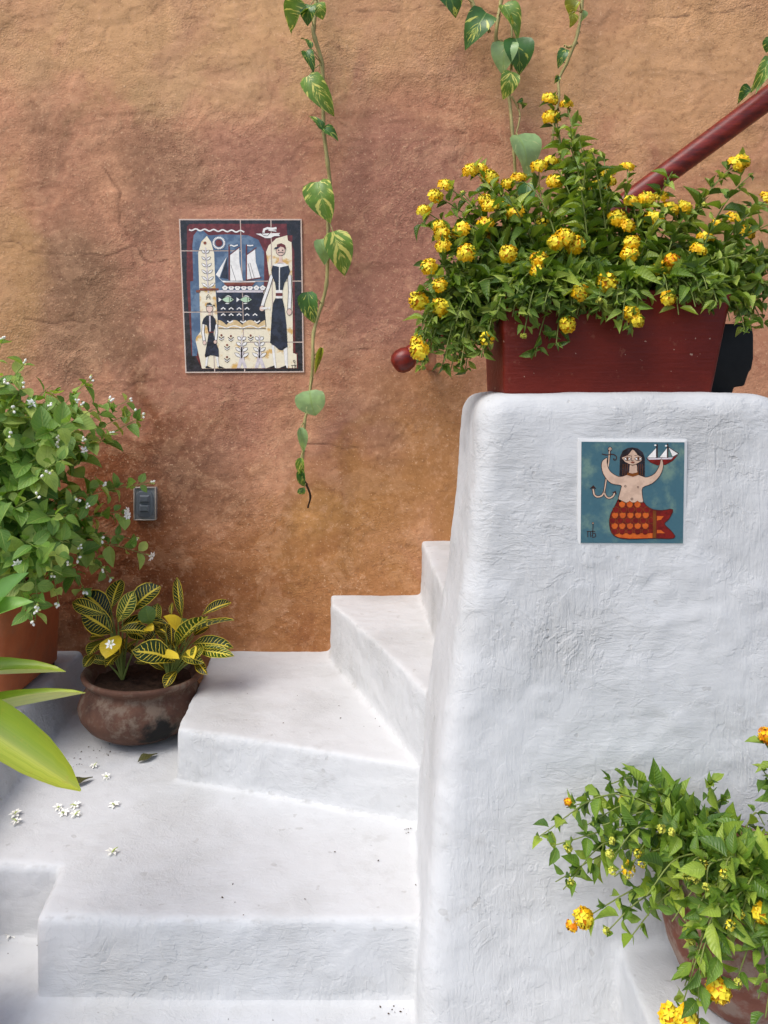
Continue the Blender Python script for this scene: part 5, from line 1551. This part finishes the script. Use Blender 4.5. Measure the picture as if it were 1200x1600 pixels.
def vine(name, label, stems, leaves, d=2.385):
    top = stems[0][0][0]
    v = Plant(name, P(top[0], top[1], d), label)
    for pts, r_, mi in stems:
        k = len(pts); w = [P(a, b, d + 0.012 * math.sin(i * 1.7)) for i, (a, b) in enumerate(pts)]
        ww = catmull(w, 4); n_ = len(ww)
        rr = [r_[0] + (r_[1] - r_[0]) * i / (n_ - 1) for i in range(n_)]
        for i in range(0, n_, 4): rr[i] *= 1.25                      # nodes
        v.stem.tube(ww, rr, 8, mi, cap=True)
        for i in range(2, k - 1, 2):                                   # aerial roots
            a = w[i]; v.stem.tube([a, a + Vector((rng.uniform(-.012, .012), -0.004, rng.uniform(-.004, .012))), a + Vector((rng.uniform(-.022, .022), 0.0, rng.uniform(-.01, .02)))], [0.0012, 0.0009, 0.0004], 4, 1)
    for (b_, t_, w_, mk, var) in leaves:
        pb = P(b_[0], b_[1], d - 0.035); pt_ = P(t_[0], t_[1], d - 0.02 + rng.uniform(-.02, .01)); ax = pt_ - pb
        nr = (Vector((rng.gauss(0, .25), -1, 0.35))).normalized()
        v.leaf(PL[mk][var], pb, ax, nr, ax.length, w_ * d / F)
        best = min((P(a, b, d) for pts, _, _ in stems for a, b in pts), key=lambda q_: (q_ - pb).length)
        v.stem.tube(bez(best, best.lerp(pb, 0.5) + Vector((0, -0.012, 0.008)), pb + ax * 0.03, 5), 0.0019, 5, 0, cap=False)
    v.finish([PO[0]], [VST, VSD])


vine('pothos_vine', 'long variegated pothos vine hanging beside the tile picture',
     [([(500, -60), (495, 0), (490, 45), (492, 60), (503, 100), (505, 160), (506, 205), (512, 255), (515, 285), (513, 345), (512, 400), (510, 445), (503, 475), (490, 520), (489, 560), (487, 590), (480, 640), (476, 660), (474, 705), (472, 728)], (0.0070, 0.0045), 0),
      ([(472, 728), (470, 742), (478, 756), (485, 775), (481, 793)], (0.0045, 0.0028), 1)],
     [((482, 14), (448, 44), 30, 0, 3), ((485, 8), (479, 38), 26, 1, 0), ((499, 4), (504, 31), 24, 0, 1), ((486, 76), (471, 55), 12, 1, 2), ((478, 80), (490, 113), 19, 1, 1), ((481, 119), (520, 178), 36, 0, 0), ((505, 202), (482, 177), 14, 1, 2), ((506, 200), (529, 220), 18, 1, 1),
      ((498, 284), (515, 348), 46, 0, 1), ((500, 374), (509, 412), 28, 2, 0), ((520, 362), (541, 430), 44, 0, 0), ((481, 456), (489, 508), 34, 1, 2), ((503, 543), (491, 586), 10, 3, 3), ((484, 610), (491, 651), 48, 2, 0), ((469, 668), (475, 707), 17, 2, 1), ((470, 715), (473, 745), 13, 0, 3), ((471, 732), (475, 762), 13, 1, 3), ((476, 762), (470, 774), 12, 1, 3)])
vine('pothos_vine', 'pothos vine with broad dark leaves hanging above the yellow lantana',
     [([(788, -60), (783, 0), (778, 30), (775, 65), (783, 100), (795, 150), (800, 200), (803, 235), (806, 290)], (0.0062, 0.0050), 0), ([(803, -60), (799, 20), (800, 60), (799, 110)], (0.0050, 0.0035), 0), ([(715, -60), (738, 5), (752, 28), (765, 50)], (0.0068, 0.0045), 0), ([(799, 150), (810, 170), (812, 185), (806, 212)], (0.0030, 0.0025), 0)],
     [((692, -22), (715, 22), 46, 1, 0), ((760, 20), (729, 70), 46, 1, 2), ((786, 8), (810, 62), 34, 0, 1), ((806, 60), (814, 112), 48, 1, 0), ((789, 66), (786, 111), 43, 2, 2), ((799, 112), (788, 154), 30, 0, 0), ((808, 211), (829, 272), 58, 2, 0), ((808, 160), (820, 168), 12, 1, 3), ((824, 286), (820, 338), 30, 1, 1), ((803, 20), (806, 44), 16, 3, 1)])
vine('pothos_vine', 'thin pothos vine with curled leaves ending behind the topmost lantana flowers',
     [([(914, -60), (908, 20), (903, 50), (898, 68), (885, 100), (873, 125), (873, 150), (866, 195), (862, 230)], (0.0058, 0.0040), 0), ([(903, 66), (889, 74), (882, 71)], (0.0045, 0.003), 0)],
     [((904, 2), (889, 26), 24, 3, 3), ((893, 20), (893, 42), 20, 3, 0), ((912, 16), (907, 35), 12, 2, 1), ((884, 77), (872, 104), 17, 1, 0), ((874, 120), (866, 130), 9, 1, 3)])
vine('pothos_vine', 'short pothos shoot lying on the upper end of the red handrail',
     [([(1260, 40), (1225, 80), (1200, 105), (1180, 130), (1168, 145)], (0.0050, 0.0030), 0)],
     [((1203, 92), (1177, 140), 22, 0, 0), ((1210, 96), (1184, 138), 18, 2, 2), ((1174, 141), (1152, 158), 15, 1, 3), ((1210, 60), (1196, 82), 20, 1, 1)], 2.20)

# ---- strap-leaved plant leaning into the picture from the left
def mat_strap():
    m = N('strap_leaf')
    u, v = uvs(m); r = rnd(m)
    c = m.ramp(r, [(0.0, S(116, 144, 42)), (1.0, S(158, 176, 66))])
    c = m.mix(m.math('MULTIPLY', m.smooth(u, 0.44, 0.56), 0.55), c, S(206, 208, 96))
    c = m.mix(m.math('MULTIPLY', m.smooth(v, 0.55, 1.0), 0.3), c, S(216, 208, 70))
    cx_ = m.n('CombineXYZ'); m.put(cx_.inputs[0], m.math('MULTIPLY', u, 34.0)); m.put(cx_.inputs[1], m.math('MULTIPLY', v, 2.0))
    vein = m.noise(1.0, 2, 0.5, vec=cx_.outputs[0])
    c = m.mix(m.math('MULTIPLY', m.smooth(vein, 0.45, 0.7), 0.35), c, S(112, 146, 40))
    c = m.mix(m.math('MULTIPLY', m.smooth(m.noise(55, 4, .6), 0.60, 0.70), 0.4), c, S(176, 164, 60))
    return leaf_shader(m, c, 0.38, m.math('ADD', m.math('ABSOLUTE', m.math('SUBTRACT', u, 0.5)), m.math('MULTIPLY', vein, 0.25)), 0.6, 0.14, 0.45)
STM = mat_strap(); STG = mat_leaf('strap_leaf_young', S(92, 140, 60), S(120, 166, 76), S(140, 180, 90), 0.35, 0.1, 3)
SLM = [leaf_mesh('leaf', STM, STRAP, 12, f_, d_, 0, tw_, k_ / 4) for k_, (f_, d_, tw_) in enumerate([(0.5, 0.03, 0.0), (0.35, 0.02, 0.3), (0.6, 0.06, -0.2)])]
SLG = leaf_mesh('leaf', STG, OBLONG, 10, 0.3, 0.1, 0, 0.1, 0.4)
spx = P(-150, 1120, 1.27)
strap = Plant('strap_leaf_plant', (spx.x, spx.y, 0.0), 'yellow-green strap-leaved plant reaching in from the left edge')
for b_, t_, w_, me, d0, d1, roll in (((-95, 1058), (101, 1048), 38, SLM[1], 1.30, 1.28, 0.25), ((-90, 1128), (131, 1081), 34, SLM[1], 1.28, 1.25, -0.1), ((-100, 1080), (125, 1234), 66, SLM[0], 1.26, 1.20, 0.0), ((-60, 1010), (33, 893), 48, SLG, 1.30, 1.30, 0.0), ((-70, 985), (43, 936), 36, SLG, 1.29, 1.27, 0.3), ((-75, 1000), (-10, 960), 40, SLM[2], 1.27, 1.25, 0)):
    pb, pt_ = P(b_[0], b_[1], d0), P(t_[0], t_[1], d1); ax = pt_ - pb
    strap.leaf(me, pb, ax, Vector((roll, -0.75, 0.75)), ax.length, w_ * d0 / F)
    strap.stem.tube(bez(spx + Vector((0, 0, -0.1)), spx + Vector((0.02, 0, 0.02)), pb + ax * 0.02, 6), [0.010, 0.009, 0.008, 0.007, 0.006, 0.005], 6)
strap.stem.tube([Vector((spx.x, spx.y, 0.16)), spx + Vector((0, 0, -0.1)), spx], [0.014, 0.012, 0.008], 8)
strap.finish([STM], [STEMG])
spot = empty('terracotta_pot', (spx.x, spx.y, 0.0), 'plain clay pot under the strap-leaved plant, just out of view', 'pot')
mb = MB(); mb.lathe([(0.02, 0.0), (0.075, 0.0), (0.10, 0.16), (0.107, 0.162), (0.107, 0.19), (0.10, 0.19), (0.094, 0.17), (0.02, 0.168)], 36, c=(spx.x, spx.y, 0.004)); link('body', mb.mesh('body', JPOT), spot)

# ------------------------------------------------------------------ things dropped on the steps
def fallen(seed):
    mb = MB(); petal_star(mb, Vector((0, 0, 0.004)), Vector((0.15, 0.1, 1)), 0.0150, 6, seed, 0); petal_star(mb, Vector((0, 0, 0.006)), Vector((-0.1, 0.2, 1)), 0.0095, 4, seed + 3, 0)
    mb.tube([(0, 0, 0.004), (0.004, 0.003, 0.010), (0.006, 0.010, 0.012)], [0.0024, 0.0014, 0.0006], 5, 1)
    return mb.mesh('fallen_flower', [JW, JG])
FF = [fallen(s_) for s_ in (31, 35, 38)]
DROP = [(147, 1199, 1, 'small fallen jasmine flower nearest to the clay pot', .8), (165, 1216, 1, 'fallen jasmine flower just right of the strap leaf tip', .9), (178, 1261, 1, 'lone fallen jasmine flower right of the cluster on the tread', 1), (175, 1335, 1, 'lone fallen jasmine flower in the middle of the wide tread', 1.05),
        (90, 1265, 1, 'leftmost fallen jasmine flower of the cluster of four', .9), (100, 1273, 1, 'lower left fallen jasmine flower of the cluster of four', .95), (119, 1262, 1, 'upper right fallen jasmine flower of the cluster of four', 1), (118, 1276, 1, 'lower right fallen jasmine flower of the cluster of four', .95),
        (24, 1275, 1, 'upper of two fallen jasmine flowers near the left ledge', 1.05), (26, 1287, 1, 'lower of two fallen jasmine flowers near the left ledge', .95), (17, 1465, 0, 'fallen jasmine flower on the lower landing at left', 1.05)]
for i, (a, b, lv_, lab, s_) in enumerate(DROP):
    zz = ZT[lv_]; d = F * (CAMZ - zz) / (b - HY); p = P(a, b, d)
    o = link('fallen_flower', FF[i % 3], None, Matrix.Translation((p.x, p.y, zz + 0.0015)) @ Matrix.Rotation(rng.random() * 6, 4, 'Z') @ Matrix.Rotation(rng.uniform(-.3, .3), 4, 'X') @ Matrix.Scale(s_, 4))
    tag(o, lab, 'flower', 'fallen jasmine flowers')
# one blossom caught on the croton
o = link('fallen_flower', FF[0], None, Matrix.Translation(P(173, 1007, 2.035)) @ Matrix.Rotation(1.1, 4, 'X')); tag(o, 'white jasmine flower caught on a yellow croton leaf', 'flower', 'fallen jasmine flowers')
DRYL = mat_leaf('dry_leaf', S(66, 66, 32), S(88, 86, 42), S(104, 96, 50), 0.6, 0.2, 6, 0.1)
DL = leaf_mesh('fallen_leaf', DRYL, OVATE, 8, 0.3, 0.05, 0, 0.25, 0.3, wav=0.04)
for a, b, a2, b2, w_, lab in ((215, 1194, 246, 1182, 9, 'curled dry leaf on the tread in front of the clay pot'), (108, 1232, 145, 1219, 9, 'dark dry leaf beside the tip of the strap leaf')):
    zz = ZT[1]; p0 = P(a, b, F * (CAMZ - zz) / (b - HY)); p1 = P(a2, b2, F * (CAMZ - zz) / (b2 - HY)); ax = Vector((p1.x - p0.x, p1.y - p0.y, 0.004))
    o = link('fallen_leaf', DL, None, frame(Vector((p0.x, p0.y, zz + 0.006)), ax, Vector((0, -0.5, 1)), ax.length, w_ * p0.y / F * 1.7, ax.length)); tag(o, lab, 'leaf', 'fallen dry leaves')
# crumbs of soil and dead petals swept against the steps
DEB = mat_plain('debris', S(74, 58, 42), 0.9, 0.2, 0.4, 90)
mb = MB()
def crumb(x, y, z_, s_):
    d = Vector((rng.gauss(0, 1), rng.gauss(0, 1), 0.15)).normalized() * s_; e = Vector((-d.y, d.x, 0)) * rng.uniform(0.3, 0.7); c = Vector((x, y, z_ + 0.001))
    mb.add([c - d, c + e, c + d, c - e, c + Vector((0, 0, s_ * 0.7))], [(0, 1, 4), (1, 2, 4), (2, 3, 4), (3, 0, 4)])
for a, b, s_, n_, lv_ in ((150, 1175, 18, 26, 1), (130, 1195, 14, 10, 1), (640, 1300, 14, 8, 1), (500, 1400, 120, 10, 1), (580, 1140, 30, 5, 2), (450, 1080, 60, 5, 2), (620, 1575, 30, 8, 0), (300, 1580, 150, 12, 0), (20, 1480, 30, 6, 0)):
    for k in range(n_):
        aa, b2 = a + rng.gauss(0, s_), b + rng.gauss(0, s_ * 0.4); d = F * (CAMZ - ZT[lv_]) / (b2 - HY); p = P(aa, b2, d)
        crumb(p.x, p.y, ZT[lv_] + 0.001, rng.uniform(0.0012, 0.0035))
tag(link('debris', mb.mesh('debris', DEB, False)), 'scattered crumbs of soil and plant litter on the treads', 'debris', kind='stuff')
